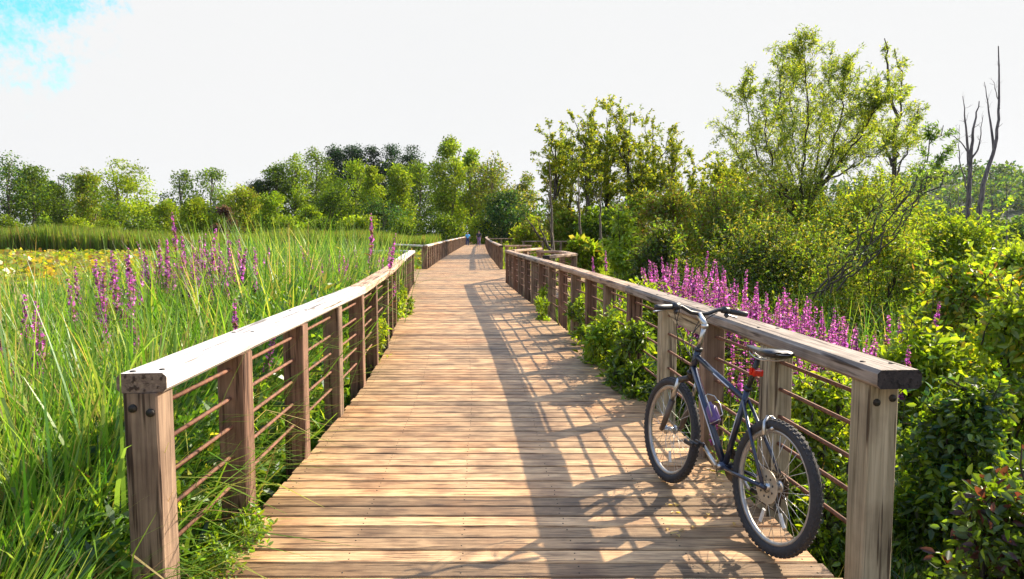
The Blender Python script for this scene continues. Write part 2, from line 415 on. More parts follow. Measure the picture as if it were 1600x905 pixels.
# ================================================================== boardwalk deck
rnd = random.Random(3)
dk = MB()
y = -6.0; pitch = .142
while y < 205:
    wd = .130 if rnd.random() < .7 else .1265
    if y > 100: pitch = .285; wd = .275
    a, c = xl(y), xr(y)
    e0, e1 = rnd.uniform(-.01, .015), rnd.uniform(-.01, .015)
    if 22.55 < y < 30.5: a -= 2.9 if y > 22.9 else 0; c += 2.9 if y > 22.9 else 0
    tilt = rnd.uniform(-.006, .006)
    pv = min(1, max(0, rnd.gauss(.5, .27)))
    zt = rnd.uniform(-.003, .002)
    if y < 60: dk.board((a - .01 - e0, y, -.02 + zt), (c + .01 + e1, y + tilt, -.02 + zt), wd, .04, bevel=.006, rnd=rnd, pv=pv)
    else: dk.board((a - .01, y, -.02), (c + .01, y, -.02), wd, .04, bevel=.001, rnd=rnd, pv=pv)
    if 2.5 < y < 11:
        for k in range(6):
            for s_ in ((-.032, .032) if rnd.random() < .55 else (rnd.choice((-.03, .03)),)):
                xx = a + .06 + (c - a - .12) * k / 5 + rnd.uniform(-.006, .006); q = Vector((xx, y + s_, zt - .0005))
                dk.tube([q, q + Vector((0, 0, .0022))], [.0048, .0042], 6, mi=1, pv=.5)
    y += pitch
ys = [-6 + 2 * i for i in range(106)]
for q0, q1 in zip(ys, ys[1:]):
    for f_, o in ((xl, .05), (xl, 1.4), (xr, -.05)):
        dk.board((f_(q0) + o, q0, -.15), (f_(q1) + o, q1, -.15), .06, .215, bevel=.002, rnd=rnd, pv=.15)
deck = dk.build('boardwalk', [M['deck'], M['bolt']]); tag(deck, kind='structure')
# nail heads belong to the boards: tiny dark screw heads in the near planks
# overlook bay floor beside the right railing
ob = MB()
for k in range(18):
    yy = 17.3 + k * .25
    ob.board((xr(yy) + .25, yy, -.02), (xr(yy) + 1.45, yy, -.02), .235, .04, bevel=.002, rnd=rnd, pv=rnd.random())
o = ob.build('deck_bay', M['deck']); tag(o, kind='structure')

# ================================================================== railings
PW = .14; CAPZ = .954; CT = .08; CW = .19
def railing(name, label, pts, side, caps, postmat, bolts=1, rods=True, cat='railing', pz0=None, skew=0, group=None):
    """pts: inner face points of the posts; side +1: post stands to the right of walking direction"""
    root = empty(name, (pts[0][0], pts[0][1], 0)); tag(root, label, cat, group)
    P = [Vector((x, y, 0)) for x, y in pts]
    C = []
    T = []
    for i, p in enumerate(P):
        t = (P[min(i + 1, len(P) - 1)] - P[max(i - 1, 0)]).normalized(); o = Vector((t.y, -t.x, 0)) * side
        C.append(p + o * PW / 2); T.append((t, o))
    for i, c in enumerate(C):
        mb = MB(); z0 = pz0 if pz0 is not None else GZ - .1
        lean = Vector((rnd.uniform(-.008, .008), rnd.uniform(-.008, .008), 0))
        mb.board(c + Vector((0, 0, z0)), c + lean + Vector((0, 0, CAPZ)), PW * rnd.uniform(.96, 1.03), PW, side=T[i][1], bevel=.007, rnd=rnd, pv=rnd.random())
        pm = postmat(i) if callable(postmat) else postmat
        po = mb.build('post', M[pm], root)
        if i < bolts:
            for sx in (-.035, .035):
                bm_ = MB(); q = c - T[i][0] * (PW / 2 + .004) + T[i][1] * sx + Vector((0, 0, .885 + sx * .25))
                bm_.tube([q - T[i][0] * .001, q + T[i][0] * .01], [.016, .018], 10); bo = bm_.build('bolt', M['bolt'])
                bo.parent = po; bo.matrix_parent_inverse = po.matrix_world.inverted()
    for (i0, i1, cm, e0, e1) in caps:
        a, b_ = C[i0], C[i1]; d = (b_ - a).normalized()
        mb = MB()
        p0 = a - d * e0 + Vector((0, 0, CAPZ + CT / 2 + .002)); p1 = b_ + d * e1 + Vector((0, 0, CAPZ + CT / 2 + .002 + rnd.uniform(0, .003)))
        mb.board(p0, p1, CW, CT, side=Vector((d.y, -d.x, 0)), bevel=.016, rnd=rnd, pv=rnd.random(), endmi=1, skew0=skew if i0 == 0 else 0)
        cb = mb.build('cap_board', [M[cm], M['endgrain_brown' if cm == 'cap_pale' else 'endgrain']], root)
        if bolts and i0 < 10:
            for i in range(i0, i1 + 1):
                for sx in (-.05, .05):
                    mb = MB(); q = a.lerp(b_, (i - i0) / (i1 - i0)) + Vector((d.y, -d.x, 0)) * sx + Vector((0, 0, CAPZ + CT + .002))
                    q += d * rnd.uniform(-.03, .03)
                    mb.tube([q, q + Vector((0, 0, .004))], [.013, .011], 8)
                    s_ = mb.build('screw', M['bolt']); s_.parent = cb; s_.matrix_parent_inverse = cb.matrix_world.inverted()
    if rods:
        for z in (.87, .715, .56, .405, .25):
            mb = MB(); pp = []
            for i, c in enumerate(C):
                pp.append(c + Vector((0, 0, z + rnd.uniform(-.006, .006))))
            mb.tube(pp, .0105, 6); mb.build('rod', M['rust'], root)
    return root

lp = [(xl(q), q) for q in (2.85, 3.76, 4.92, 6.07, 7.27, 8.5, 9.74, 10.93, 12.13, 13.33, 14.53, 15.76, 16.97, 18.17, 19.38, 20.6, 21.9)]
def lpm(i): return 'post' if i < 1 else ('post_red' if i % 3 else 'post')
railing('railing', 'near left railing with white cap board beside the tall grass', lp, -1,
        [(0, 4, 'cap_pale', .06, -.002), (4, 7, 'cap_tan', -.002, -.002), (7, 10, 'cap_tan', -.002, -.002), (10, 13, 'cap_pale', -.002, -.002), (13, 16, 'cap_pale', -.002, .12)], lpm, skew=.1)
rp_ = [(xr(q), q) for q in (3.02, 3.97, 4.97, 6.2, 7.43, 8.62, 9.77, 10.94, 12.17, 13.39, 14.63, 15.83, 17.07, 18.4, 19.7, 21.1, 22.3)]
def rpm(i): return ('post_pale', 'post_pale', 'post', 'post_pale', 'post_red')[i] if i < 5 else ('post' if i % 2 else 'post_red')
rr = railing('railing', 'near right railing of weathered grey wood with the bicycle leaning on it', rp_, 1,
        [(0, 4, 'cap_grey', .17, -.002), (4, 7, 'cap_tan', -.002, -.002), (7, 10, 'cap_tan', -.002, -.002), (10, 13, 'cap_grey', -.002, -.002), (13, 16, 'cap_tan', -.002, .12)], rpm)
# splice plate under the cap between the third and fourth post
mb = MB(); a = Vector((xr(5.15) + .03, 5.12, 0)); b_ = Vector((xr(6.1) + .03, 6.1, 0)); d = (b_ - a).normalized(); s_ = Vector((d.y, -d.x, 0)) * .035
q = [b_ + Vector((0, 0, .953)), a + Vector((0, 0, .953)), a + Vector((0, 0, .845)), b_ - d * .28 + Vector((0, 0, .845)), b_ + Vector((0, 0, .93))]
vs = q + [v + s_ for v in q]
mb.add(vs, [(0, 1, 2, 3, 4), (9, 8, 7, 6, 5)] + [(i, i + 5, (i + 1) % 5 + 5, (i + 1) % 5) for i in range(5)], [(v.y * .8, v.x, v.z) for v in vs], .7)
sp = mb.build('splice_plate', M['post_pale'], rr)
def ylist(a, b, s): return [a + (b - a) * i / round((b - a) / s) for i in range(round((b - a) / s) + 1)]
def longrail(label, fn, y0, y1, side, cms, skip=0):
    yy = ylist(y0, y1, 1.35 if y1 < 100 else 2.4); pts = [(fn(q), q) for q in yy]; n = len(pts); caps = []; i = 0; k = 0
    while i < n - 1:
        j = min(n - 1, i + 3); caps.append((i, j, cms[k % len(cms)], .1 if i == 0 else -.002, -.002)); i = j; k += 1
    railing('railing', label, pts, side, caps, lambda i: 'post_red' if i % 2 else 'post', bolts=0)
longrail('far left railing past the gap, running up to the walker in blue', xl, 30.7, 92, -1, ['cap_pale', 'cap_tan'])
longrail('far right railing past the gap, beside the dark walker', xr, 30.7, 92, 1, ['cap_tan', 'cap_grey'])
longrail('distant left railing where the boardwalk bends in front of the woods', xl, 94.5, 200, -1, ['cap_tan'])
longrail('distant right railing where the boardwalk bends in front of the woods', xr, 94.5, 200, 1, ['cap_tan'])
def short(label, pts, caps=None, side=1, cm='cap_tan', rods=True):
    n = len(pts)
    railing('railing', label, pts, side, [(i, i + 1, cm, .12 if i == 0 else .0, .0 if i < n - 2 else .12) for i in range(n - 1)], 'post', bolts=0, rods=rods)
short('short side railing running left from the corner beyond the left gap', [(-3.95, 31.0), (-4.8, 32.5), (-5.7, 34.2)], side=1, cm='cap_pale')
short('stub of pale-topped side railing turning left at the end of the near left railing', [(-3.3, 22.1), (-4.0, 22.3), (-5.0, 22.5)], side=-1, cm='cap_pale')
short('slanting side railing leaving the far end of the near right railing', [(.1, 22.7), (.55, 24.1), (1.05, 25.6)], side=-1)
short('angular overlook railing standing just outside the near right railing', [(.82, 17.3), (1.6, 18.9), (1.45, 21.2), (.85, 21.8)], side=1)
short('straight cross railing going right from the corner beyond the right gap', [(-.2, 30.9), (.3, 31), (.75, 31.1)], side=-1)
short('long low cross railing far right among the bare trunks', [(.75, 46), (2.0, 46), (3.2, 46.1), (4.4, 46.1)], side=-1)
short('farthest cross railing reaching right from the far right railing', [(-2.1, 66), (-1.0, 66), (.2, 66), (1.3, 66)], side=-1)

# ================================================================== bicycle
M['tyre'] = mat_simple('dusty_black_rubber', (.035, .033, .035), rough=.85, var=.3, scale=60)
M['rim'] = mat_simple('grey_alloy_rim', (.42, .40, .38), rough=.4, metal=.7, var=.15)
M['steel'] = mat_simple('polished_steel', (.55, .54, .53), rough=.3, metal=.9, var=.15)
M['frame'] = mat_simple('navy_frame_paint', (.020, .028, .058), rough=.3, metal=.35, var=.35, coat=.6, scale=9)
M['fork'] = mat_simple('brown_grey_fork_paint', (.10, .075, .06), rough=.4, metal=.3, var=.4, scale=9)
M['black'] = mat_simple('black_plastic', (.02, .02, .022), rough=.45, var=.3)
M['saddle'] = mat_simple('black_vinyl', (.02, .02, .026), rough=.32, var=.3, coat=.3)
M['rotor'] = mat_simple('brushed_disc', (.46, .40, .31), rough=.45, metal=.5, var=.2)  # tan base colour stands for a reflection on the metal
M['red_lens'] = mat_simple('red_reflector', (.55, .012, .008), rough=.2, var=.2, coat=.5)
M['chain'] = mat_simple('oily_chain', (.10, .075, .055), rough=.5, metal=.8, var=.4)
M['violet'] = mat_simple('violet_bottle', (.12, .06, .22), rough=.35, var=.2)
M['decal'] = mat_simple('pale_decal', (.55, .58, .66), rough=.4, var=.1)
M['white_lens'] = mat_simple('clear_reflector', (.6, .6, .58), rough=.25, var=.15)
hd, ln = -.272, .10
f_ = Vector((math.sin(hd), math.cos(hd), 0)); L_ = Vector((-f_.y, f_.x, 0)); U_ = Vector((0, 0, 1))
cl = L_ * math.cos(ln) + U_ * math.sin(ln); cu = -L_ * math.sin(ln) + U_ * math.cos(ln)
bk = empty('bicycle'); tag(bk, 'dark blue mountain bike parked against the near right railing', 'bicycle')
bk.matrix_world = Matrix(((f_.x, cl.x, cu.x, 1.272), (f_.y, cl.y, cu.y, 3.405), (f_.z, cl.z, cu.z, .004), (0, 0, 0, 1)))
def part(mb, name, mat, parent=bk):
    o = mb.build(name, mat); o.parent = parent; return o
def tb(name, segs, mat, parent=bk, n=10):
    mb = MB()
    for pts, r in segs: mb.tube(pts, r, n)
    return part(mb, name, mat, parent)
def bez(a, b, c, d, n=12):
    a, b, c, d = map(Vector, (a, b, c, d)); o = []
    for i in range(n + 1):
        t = i / n; o.append(a * (1 - t) ** 3 + b * 3 * t * (1 - t) ** 2 + c * 3 * t * t * (1 - t) + d * t ** 3)
    return o
BB = (.43, 0, .30); ST = (.315, 0, .725); HT = (.838, 0, .885); HB = (.885, 0, .745); RH = (0, 0, .335); FH = (1.063, 0, .335)
fr = tb('frame', [([(.318, 0, .70), (.855, 0, .85)], .0175), ([(.45, 0, .31), (.87, 0, .775)], .021), ([BB, (.305, 0, .76)], .0165),
     ([HT, HB], .021), ([(.43, -.036, .30), (.43, .036, .30)], .023)] +
    [([(.31, s * .018, .70), (.15, s * .045, .51), (.0, s * .064, .335)], .0095) for s in (1, -1)] +
    [([(.41, s * .025, .30), (.28, s * .045, .31), (.0, s * .064, .335)], .0105) for s in (1, -1)] +
    [([(.0, s * .060, .345), (.0, s * .068, .325)], .02) for s in (1, -1)], M['frame'])
mb = MB()
for (a, b_, r) in (((.52, .0235, .393), (.74, .0235, .632), .009), ((.45, .019, .738), (.62, .019, .785), .007), ((.39, .0175, .46), (.345, .0175, .62), .006)):
    a = Vector(a); b_ = Vector(b_); mb.board(a, b_, .003, r, side=(0, 1, 0), bevel=.0008)
part(mb, 'decal', M['decal'], fr)
fk = tb('fork', [([(.89, 0, .75), (.905, 0, .695)], .019), ([(.908, -.075, .685), (.908, 0, .70), (.908, .075, .685)], .018)] +
    [([(.965, s * .066, .545), (1.04, s * .066, .37), (1.063, s * .066, .335)], [.02, .017, .014]) for s in (1, -1)] +
    [([(.968, -.066, .545), (.975, -.05, .60), (.99, 0, .675), (.975, .05, .60), (.968, .066, .545)], .009)], M['fork'])
tb('stanchion', [([(.91, s * .066, .695), (.97, s * .066, .54)], .0135) for s in (1, -1)], M['steel'], fk)
tb('headset', [([(.835, 0, .90), (.838, 0, .884)], .026), ([(.886, 0, .744), (.89, 0, .73)], .026)], M['black'], fr)
def wheel(c, rear):
    t = MB(); R = .306
    t.tube([(c[0] + R * math.cos(a), 0, c[2] + R * math.sin(a)) for a in [2 * PI * k / 72 for k in range(72)]], .027, 12, closed=True)
    wh = part(t, 'wheel', M['tyre'])
    wh.name = 'wheel'
    kn = MB()
    for k in range(66):
        a = 2 * PI * k / 66
        for l_, rr, hh in ((0, R + .026, .009), (-.017, R + .019, .009), (.017, R + .019, .009)):
            a2 = a + (0 if l_ == 0 else PI / 66)
            p = Vector((c[0] + rr * math.cos(a2), l_, c[2] + rr * math.sin(a2))); tv = Vector((-math.sin(a2), 0, math.cos(a2)))
            kn.board(p - tv * .007, p + tv * .007, .011, .008, side=(0, 1, 0), bevel=.001)
    part(kn, 'tread', M['tyre'], wh)
    rm = MB(); n = 72; prof = [(.283, -.014), (.283, .014), (.270, .012), (.262, 0), (.270, -.012)]; vs = []; fs = []
    for k in range(n):
        a = 2 * PI * k / n
        for (r_, l_) in prof: vs.append((c[0] + r_ * math.cos(a), l_, c[2] + r_ * math.sin(a)))
    for k in range(n):
        for i in range(5):
            j = (i + 1) % 5; k2 = (k + 1) % n; fs.append((k * 5 + i, k * 5 + j, k2 * 5 + j, k2 * 5 + i))
    rm.add(vs, fs, None, .5, 0, True); part(rm, 'rim', M['rim'], wh)
    tb('hub', [([(c[0], -.05, c[2]), (c[0], .05, c[2])], .017), ([(c[0], .030, c[2]), (c[0], .036, c[2])], .03), ([(c[0], -.036, c[2]), (c[0], -.030, c[2])], .03), ([(c[0], -.075, c[2]), (c[0], .078, c[2])], .006)], M['steel'], wh, 12)
    sp = MB()
    for k in range(32):
        a = 2 * PI * k / 32; s = 1 if k % 2 else -1; da = .42 if (k // 2) % 2 else -.42
        sp.tube([(c[0] + .028 * math.cos(a + da * 2), s * .032, c[2] + .028 * math.sin(a + da * 2)), (c[0] + .265 * math.cos(a), s * .002, c[2] + .265 * math.sin(a))], .0014, 4)
    part(sp, 'spoke', M['steel'], wh)
    rf = MB()
    for ang in ((4.05, 5.0) if rear else (4.4,)):
        q = Vector((c[0] + .17 * math.cos(ang), .012, c[2] + .17 * math.sin(ang))); d = Vector((math.cos(ang), 0, math.sin(ang)))
        rf.board(q - d * .035, q + d * .035, .012, .022, side=(0, 1, 0), bevel=.004)
    part(rf, 'wheel_reflector', M['white_lens'], wh)
    if rear:
        d = MB(); n = 48; vs = []; fs = []
        ri = .030; ro = .084
        for side_ in (.041, .044):
            for k in range(n):
                a = 2 * PI * k / n; vs.append((c[0] + ri * math.cos(a), side_, c[2] + ri * math.sin(a))); vs.append((c[0] + ro * math.cos(a), side_, c[2] + ro * math.sin(a)))
        for k in range(n):
            k2 = (k + 1) % n
            fs += [(2 * k, 2 * k2, 2 * k2 + 1, 2 * k + 1), (2 * n + 2 * k, 2 * n + 2 * k + 1, 2 * n + 2 * k2 + 1, 2 * n + 2 * k2), (2 * k + 1, 2 * k2 + 1, 2 * n + 2 * k2 + 1, 2 * n + 2 * k + 1)]
        d.add(vs, fs)
        for k in range(9):
            a = 2 * PI * k / 9; q = (c[0] + .05 * math.cos(a), .0445, c[2] + .05 * math.sin(a)); d.tube([q, (q[0], .0455, q[2])], .006, 8, mi=1)
        part(d, 'spoke_disc', [M['rotor'], M['black']], wh)
wheel(RH, True); wheel(FH, False)
tb('stem', [([(.838, 0, .895), (.80, 0, 1.03)], .0135), ([(.797, 0, 1.028), (.797, 0, 1.05)], .021), ([(.79, 0, 1.045), (.872, 0, 1.10)], .018)], M['steel'])
hbp = [(.845, .31, 1.125), (.855, .2, 1.135), (.868, .13, 1.14), (.875, .06, 1.11), (.875, 0, 1.105), (.875, -.06, 1.11), (.868, -.13, 1.14), (.855, -.2, 1.135), (.845, -.31, 1.125)]
hb = tb('handlebar', [(hbp, .0125)], M['black'], n=12)
for s in (1, -1):
    tb('grip', [([(.845, s * .315, 1.125), (.846, s * .30, 1.126), (.855, s * .20, 1.135)], [.016, .018, .0165])], M['black'], hb)
    tb('brake_lever', [(bez((.875, s * .165, 1.135), (.91, s * .19, 1.12), (.92, s * .24, 1.10), (.905, s * .29, 1.095)), .006)], M['steel'], hb)
    tb('shifter', [([(.862, s * .15, 1.142), (.858, s * .19, 1.137)], .023), ([(.85, s * .165, 1.118), (.845, s * .18, 1.10)], .012)], M['black'], hb)
tb('cable', [(bez((.89, .15, 1.13), (1.02, .13, 1.14), (1.03, .02, .96), (.90, .022, .84)), .0028), (bez((.89, -.15, 1.13), (1.05, -.10, 1.12), (1.02, -.01, .93), (.90, -.022, .82)), .0028),
    (bez((.88, .13, 1.12), (.99, .10, 1.0), (.96, .07, .90), (.93, .04, .80)), .0028), (bez((.88, -.13, 1.12), (1.0, -.06, 1.04), (.98, .03, .90), (.86, .024, .83)), .0028)], M['black'], n=5)
tb('seat_post', [([(.318, 0, .72), (.240, 0, .945)], .0135), ([(.305, 0, .757), (.299, 0, .775)], .021)], M['black'])
# saddle: lofted profile
sb = MB(); secs = [(.345, .012, .005), (.325, .022, .016), (.27, .028, .024), (.21, .042, .030), (.155, .068, .036), (.11, .083, .040), (.075, .085, .040), (.055, .074, .030), (.047, .05, .012)]
vs = []; fs = []; n = 12
for si, (s, wd, ht) in enumerate(secs):
    zc = .985 + (.010 if s < .12 else 0) + (.006 if s > .3 else 0)
    for k in range(n):
        a = 2 * PI * k / n; y_ = wd * math.cos(a); z_ = ht * .5 * math.sin(a)
        if math.sin(a) < 0: z_ = -ht * .75 * abs(math.sin(a)) ** .5
        if abs(y_) < wd * .2 and math.sin(a) > 0: z_ -= .004
        vs.append((s, y_, zc + z_))
for i in range(len(secs) - 1):
    for k in range(n): fs.append((i * n + k, i * n + (k + 1) % n, (i + 1) * n + (k + 1) % n, (i + 1) * n + k))
fs.append(tuple(range(n))); fs.append(tuple((len(secs) - 1) * n + k for k in range(n - 1, -1, -1)))
sb.add(vs, fs, smooth=True); sa = part(sb, 'saddle', M['saddle'])
tb('saddle_rail', [(bez((.31, s * .012, .965), (.27, s * .022, .935), (.16, s * .022, .93), (.09, s * .04, .96)), .004) for s in (1, -1)], M['steel'], sa, 6)
mb = MB(); mb.board((.262, -.026, .865), (.262, .026, .865), .022, .04, side=(1, 0, 0), bevel=.006); mb.board((.232, -.027, .862), (.232, .027, .862), .016, .036, side=(1, 0, 0), bevel=.006)
part(mb, 'rear_reflector', M['red_lens'])
cr = tb('crank', [([(.43, .05, .30), (.43, -.05, .30)], .011), ([(.43, .058, .30), (.572, .066, .385)], [.014, .010]), ([(.43, -.062, .30), (.288, -.072, .215)], [.014, .010])], M['steel'])
for s, q in ((1, (.572, .12, .385)), (-1, (.288, -.125, .215))):
    mb = MB(); q = Vector(q); mb.board(q - Vector((.04, 0, 0)), q + Vector((.04, 0, 0)), .02, .018, side=(0, 1, 0), bevel=.003)
    for dl in (-.035, .035): mb.board(q + Vector((-.045, dl, 0)), q + Vector((.045, dl, 0)), .012, .024, side=(0, 1, 0), bevel=.003)
    mb.tube([q - Vector((0, s * .05, 0)), q + Vector((0, s * .04, 0))], .006, 6); part(mb, 'pedal', M['black'], cr)
def ring(mb, c, r0, r1, y0, y1, teeth=36):
    vs = []; n = teeth * 2
    for k in range(n):
        a = 2 * PI * k / n; ro = r1 + (.004 if k % 2 else -.002)
        for (r_, y_) in ((r0, y0), (ro, y0), (ro, y1), (r0, y1)): vs.append((c[0] + r_ * math.cos(a), y_, c[2] + r_ * math.sin(a)))
    fs = []
    for k in range(n):
        k2 = (k + 1) % n
        for i in range(4): fs.append((k * 4 + i, k * 4 + (i + 1) % 4, k2 * 4 + (i + 1) % 4, k2 * 4 + i))
    mb.add(vs, fs)
mb = MB(); ring(mb, BB, .06, .088, -.052, -.049); ring(mb, BB, .04, .068, -.046, -.043)
for k in range(4):
    a = k * PI / 2 + .4; mb.tube([(.43, -.050, .30), (.43 + .065 * math.cos(a), -.050, .30 + .065 * math.sin(a))], .008, 6)
part(mb, 'chainring', M['chain'])
mb = MB()
for k in range(6): ring(mb, RH, .018, .058 - .007 * k, -.040 - .005 * k, -.038 - .005 * k, 20)
part(mb, 'cassette', M['chain'])
tb('chain', [([(.43, -.050, .388), (.0, -.046, .392)], .0045), ([(.43, -.050, .212), (.02, -.046, .20)], .0045)] + [([(.0, -.046, .392), (-.045, -.046, .37), (-.05, -.046, .31), (.01, -.046, .27), (.03, -.046, .24), (.02, -.046, .20)], .0045)], M['chain'], n=5)
tb('rear_derailleur', [([(.0, -.06, .325), (.025, -.06, .27), (.02, -.055, .215)], [.013, .011, .009])] + [([(.02, -.05, .215), (.02, -.042, .215)], .022), ([(.03, -.05, .262), (.03, -.042, .262)], .02)], M['black'])
tb('rim_brake', [([(.055, s * .055, .58), (.085, s * .035, .64), (.095, s * .01, .665)], .009) for s in (1, -1)] + [([(.095, -.02, .668), (.095, .02, .668)], .003)] + [([(.06, s * .02, .605), (.03, s * .02, .625)], .008) for s in (1, -1)], M['steel'])
cg = tb('bottle_cage', [([(.60, 0, .51), (.56, s * .037, .56), (.60, s * .038, .61), (.655, s * .03, .645), (.68, 0, .65)], .0035) for s in (1, -1)] + [([(.575, -.03, .50), (.535, 0, .535), (.575, .03, .50)], .0035), ([(.58, 0, .455), (.71, 0, .60)], .004)], M['steel'], n=6)
bo = MB(); a = Vector((.565, 0, .51)); u = Vector((.67, 0, .73)).normalized(); bo.tube([a, a + u * .01, a + u * .09, a + u * .10, a + u * .115, a + u * .13], [.028, .033, .033, .028, .015, .013], 14)
part(bo, 'bottle', M['violet'], cg)

# ================================================================== walkers
M['skin'] = mat_simple('skin', (.42, .25, .18), rough=.6, var=.1)
M['blue_shirt'] = mat_simple('blue_shirt', (.10, .42, .80), rough=.9, var=.15)
M['navy_trousers'] = mat_simple('navy_trousers', (.02, .035, .12), rough=.9, var=.2)
M['dark_shirt'] = mat_simple('dark_shirt', (.018, .018, .04), rough=.9, var=.2)
M['mauve_trousers'] = mat_simple('mauve_trousers', (.20, .13, .28), rough=.9, var=.2)
M['hair'] = mat_simple('grey_hair', (.30, .27, .25), rough=.8, var=.3)
M['dark_hair'] = mat_simple('dark_hair', (.03, .02, .02), rough=.8, var=.3)
def skinned(name, verts, edges, radii, mat, parent=None, sub=2, root=0):
    me = bpy.data.meshes.new(name + '_cage'); me.from_pydata(verts, edges, [])
    o = bpy.data.objects.new(name + '_cage', me); COL.objects.link(o)
    md = o.modifiers.new('s', 'SKIN'); md.use_smooth_shade = True
    for i, d in enumerate(me.skin_vertices[0].data):
        r = radii[i]; d.radius = r if isinstance(r, tuple) else (r, r); d.use_root = (i == root)
    ss = o.modifiers.new('u', 'SUBSURF'); ss.levels = sub; ss.render_levels = sub
    bpy.context.view_layer.update()
    dg = bpy.context.evaluated_depsgraph_get(); nm_ = bpy.data.meshes.new_from_object(o.evaluated_get(dg))
    bpy.data.objects.remove(o); bpy.data.meshes.remove(me)
    n_ = bpy.data.objects.new(name, nm_); COL.objects.link(n_); nm_.materials.clear(); nm_.materials.append(mat)
    for p in nm_.polygons: p.use_smooth = True
    if parent: n_.parent = parent
    return n_
def walker(label, loc, rot, h, shirt, trousers, hair, stride, arms):
    k = h / 1.75
    J = {'pel': (0, 0, .95), 'waist': (0, .0, 1.08), 'chest': (0, .01, 1.30), 'neck': (0, .02, 1.46), 'chin': (0, .035, 1.54), 'head': (0, .03, 1.64), 'top': (0, .02, 1.72)}
    for s, n in ((-1, 'l'), (1, 'r')):
        st = stride * s
        J['hip' + n] = (s * .09, 0, .90); J['knee' + n] = (s * .10, st * .13 + .03, .50); J['ank' + n] = (s * .10, st * .27 - .03, .09); J['toe' + n] = (s * .11, st * .27 + .12, .03)
        J['sh' + n] = (s * .17, .01, 1.40); J['el' + n] = (s * arms[0], -st * .12, 1.14); J['wr' + n] = (s * arms[1], -st * .2 + .06, arms[2]); J['ha' + n] = (s * arms[1], -st * .22 + .10, arms[2] - .06)
        J['fi' + n] = (s * arms[1], -st * .24 + .13, arms[2] - .12)
    names = list(J); E = [('pel', 'waist'), ('waist', 'chest'), ('chest', 'neck'), ('neck', 'chin'), ('chin', 'head'), ('head', 'top')]
    for n in 'lr': E += [('pel', 'hip' + n), ('hip' + n, 'knee' + n), ('knee' + n, 'ank' + n), ('ank' + n, 'toe' + n), ('chest', 'sh' + n), ('sh' + n, 'el' + n), ('el' + n, 'wr' + n), ('wr' + n, 'ha' + n), ('ha' + n, 'fi' + n)]
    R = {'pel': .12, 'waist': .11, 'chest': (.13, .10), 'neck': .05, 'chin': .065, 'head': .095, 'top': .05, 'hip': .09, 'knee': .058, 'ank': .04, 'toe': .035, 'sh': .06, 'el': .042, 'wr': .03, 'ha': .034, 'fi': .014}
    gr = lambda n, e=0: (lambda r: tuple((q + e) * k for q in (r if isinstance(r, tuple) else (r, r))))(R.get(n) or R[n[:-1]])
    V = [tuple(c * k for c in J[n]) for n in names]
    body = skinned('person', V, [(names.index(a), names.index(b)) for a, b in E], [gr(n) for n in names], M['skin'])
    body.location = loc; body.rotation_euler = (0, 0, rot); tag(body, label, 'person')
    def sub(nm, keys, ed, e, mat, root=0):
        skinned(nm, [tuple(c * k for c in J[n]) for n in keys], [(keys.index(a), keys.index(b)) for a, b in ed], [gr(n, e) for n in keys], mat, body)
    sub('shirt', ['waist', 'pel', 'chest', 'shl', 'shr', 'ell', 'elr'], [('pel', 'waist'), ('waist', 'chest'), ('chest', 'shl'), ('chest', 'shr'), ('shl', 'ell'), ('shr', 'elr')], .022, shirt)
    sub('trousers', ['pel', 'hipl', 'hipr', 'kneel', 'kneer', 'ankl', 'ankr'], [('pel', 'hipl'), ('pel', 'hipr'), ('hipl', 'kneel'), ('hipr', 'kneer'), ('kneel', 'ankl'), ('kneer', 'ankr')], .018, trousers)
    skinned('hair', [(0, -.0 * k, 1.60 * k), (0, .005 * k, 1.67 * k), (0, .01 * k, 1.73 * k)], [(0, 1), (1, 2)], [(.095 * k,) * 2, (.108 * k,) * 2, (.06 * k,) * 2], hair, body)
    skinned('shoe', [(-.10 * k, (-stride * .27 - .05) * k, .05 * k), (-.11 * k, (-stride * .27 + .13) * k, .035 * k)], [(0, 1)], [.05, .04], M['white_lens'], body)
    skinned('shoe', [(.10 * k, (stride * .27 - .05) * k, .05 * k), (.11 * k, (stride * .27 + .13) * k, .035 * k)], [(0, 1)], [.05, .04], M['white_lens'], body)
walker('person in a light blue shirt and dark trousers walking on the boardwalk', (-5.15, 82, .02), .1, 1.62, M['blue_shirt'], M['navy_trousers'], M['hair'], 1, (.27, .26, .98))
walker('person in a dark top and mauve trousers walking beside the far right railing', (-3.75, 80, .02), .05, 1.80, M['dark_shirt'], M['mauve_trousers'], M['dark_hair'], -.8, (.25, .24, .92))

# ================================================================== vegetation
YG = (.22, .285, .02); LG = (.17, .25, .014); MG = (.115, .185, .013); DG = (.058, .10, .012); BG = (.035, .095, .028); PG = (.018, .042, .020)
OL = (.18, .18, .03); RB = (.16, .09, .03); TAN = (.30, .24, .10); GOLD = (.34, .26, .03)

def to_obj(name, arrs, mat, parent=None):
    V, Fq, C = join(arrs); return link(name, np_mesh(name, V, Fq, C), mat, parent)

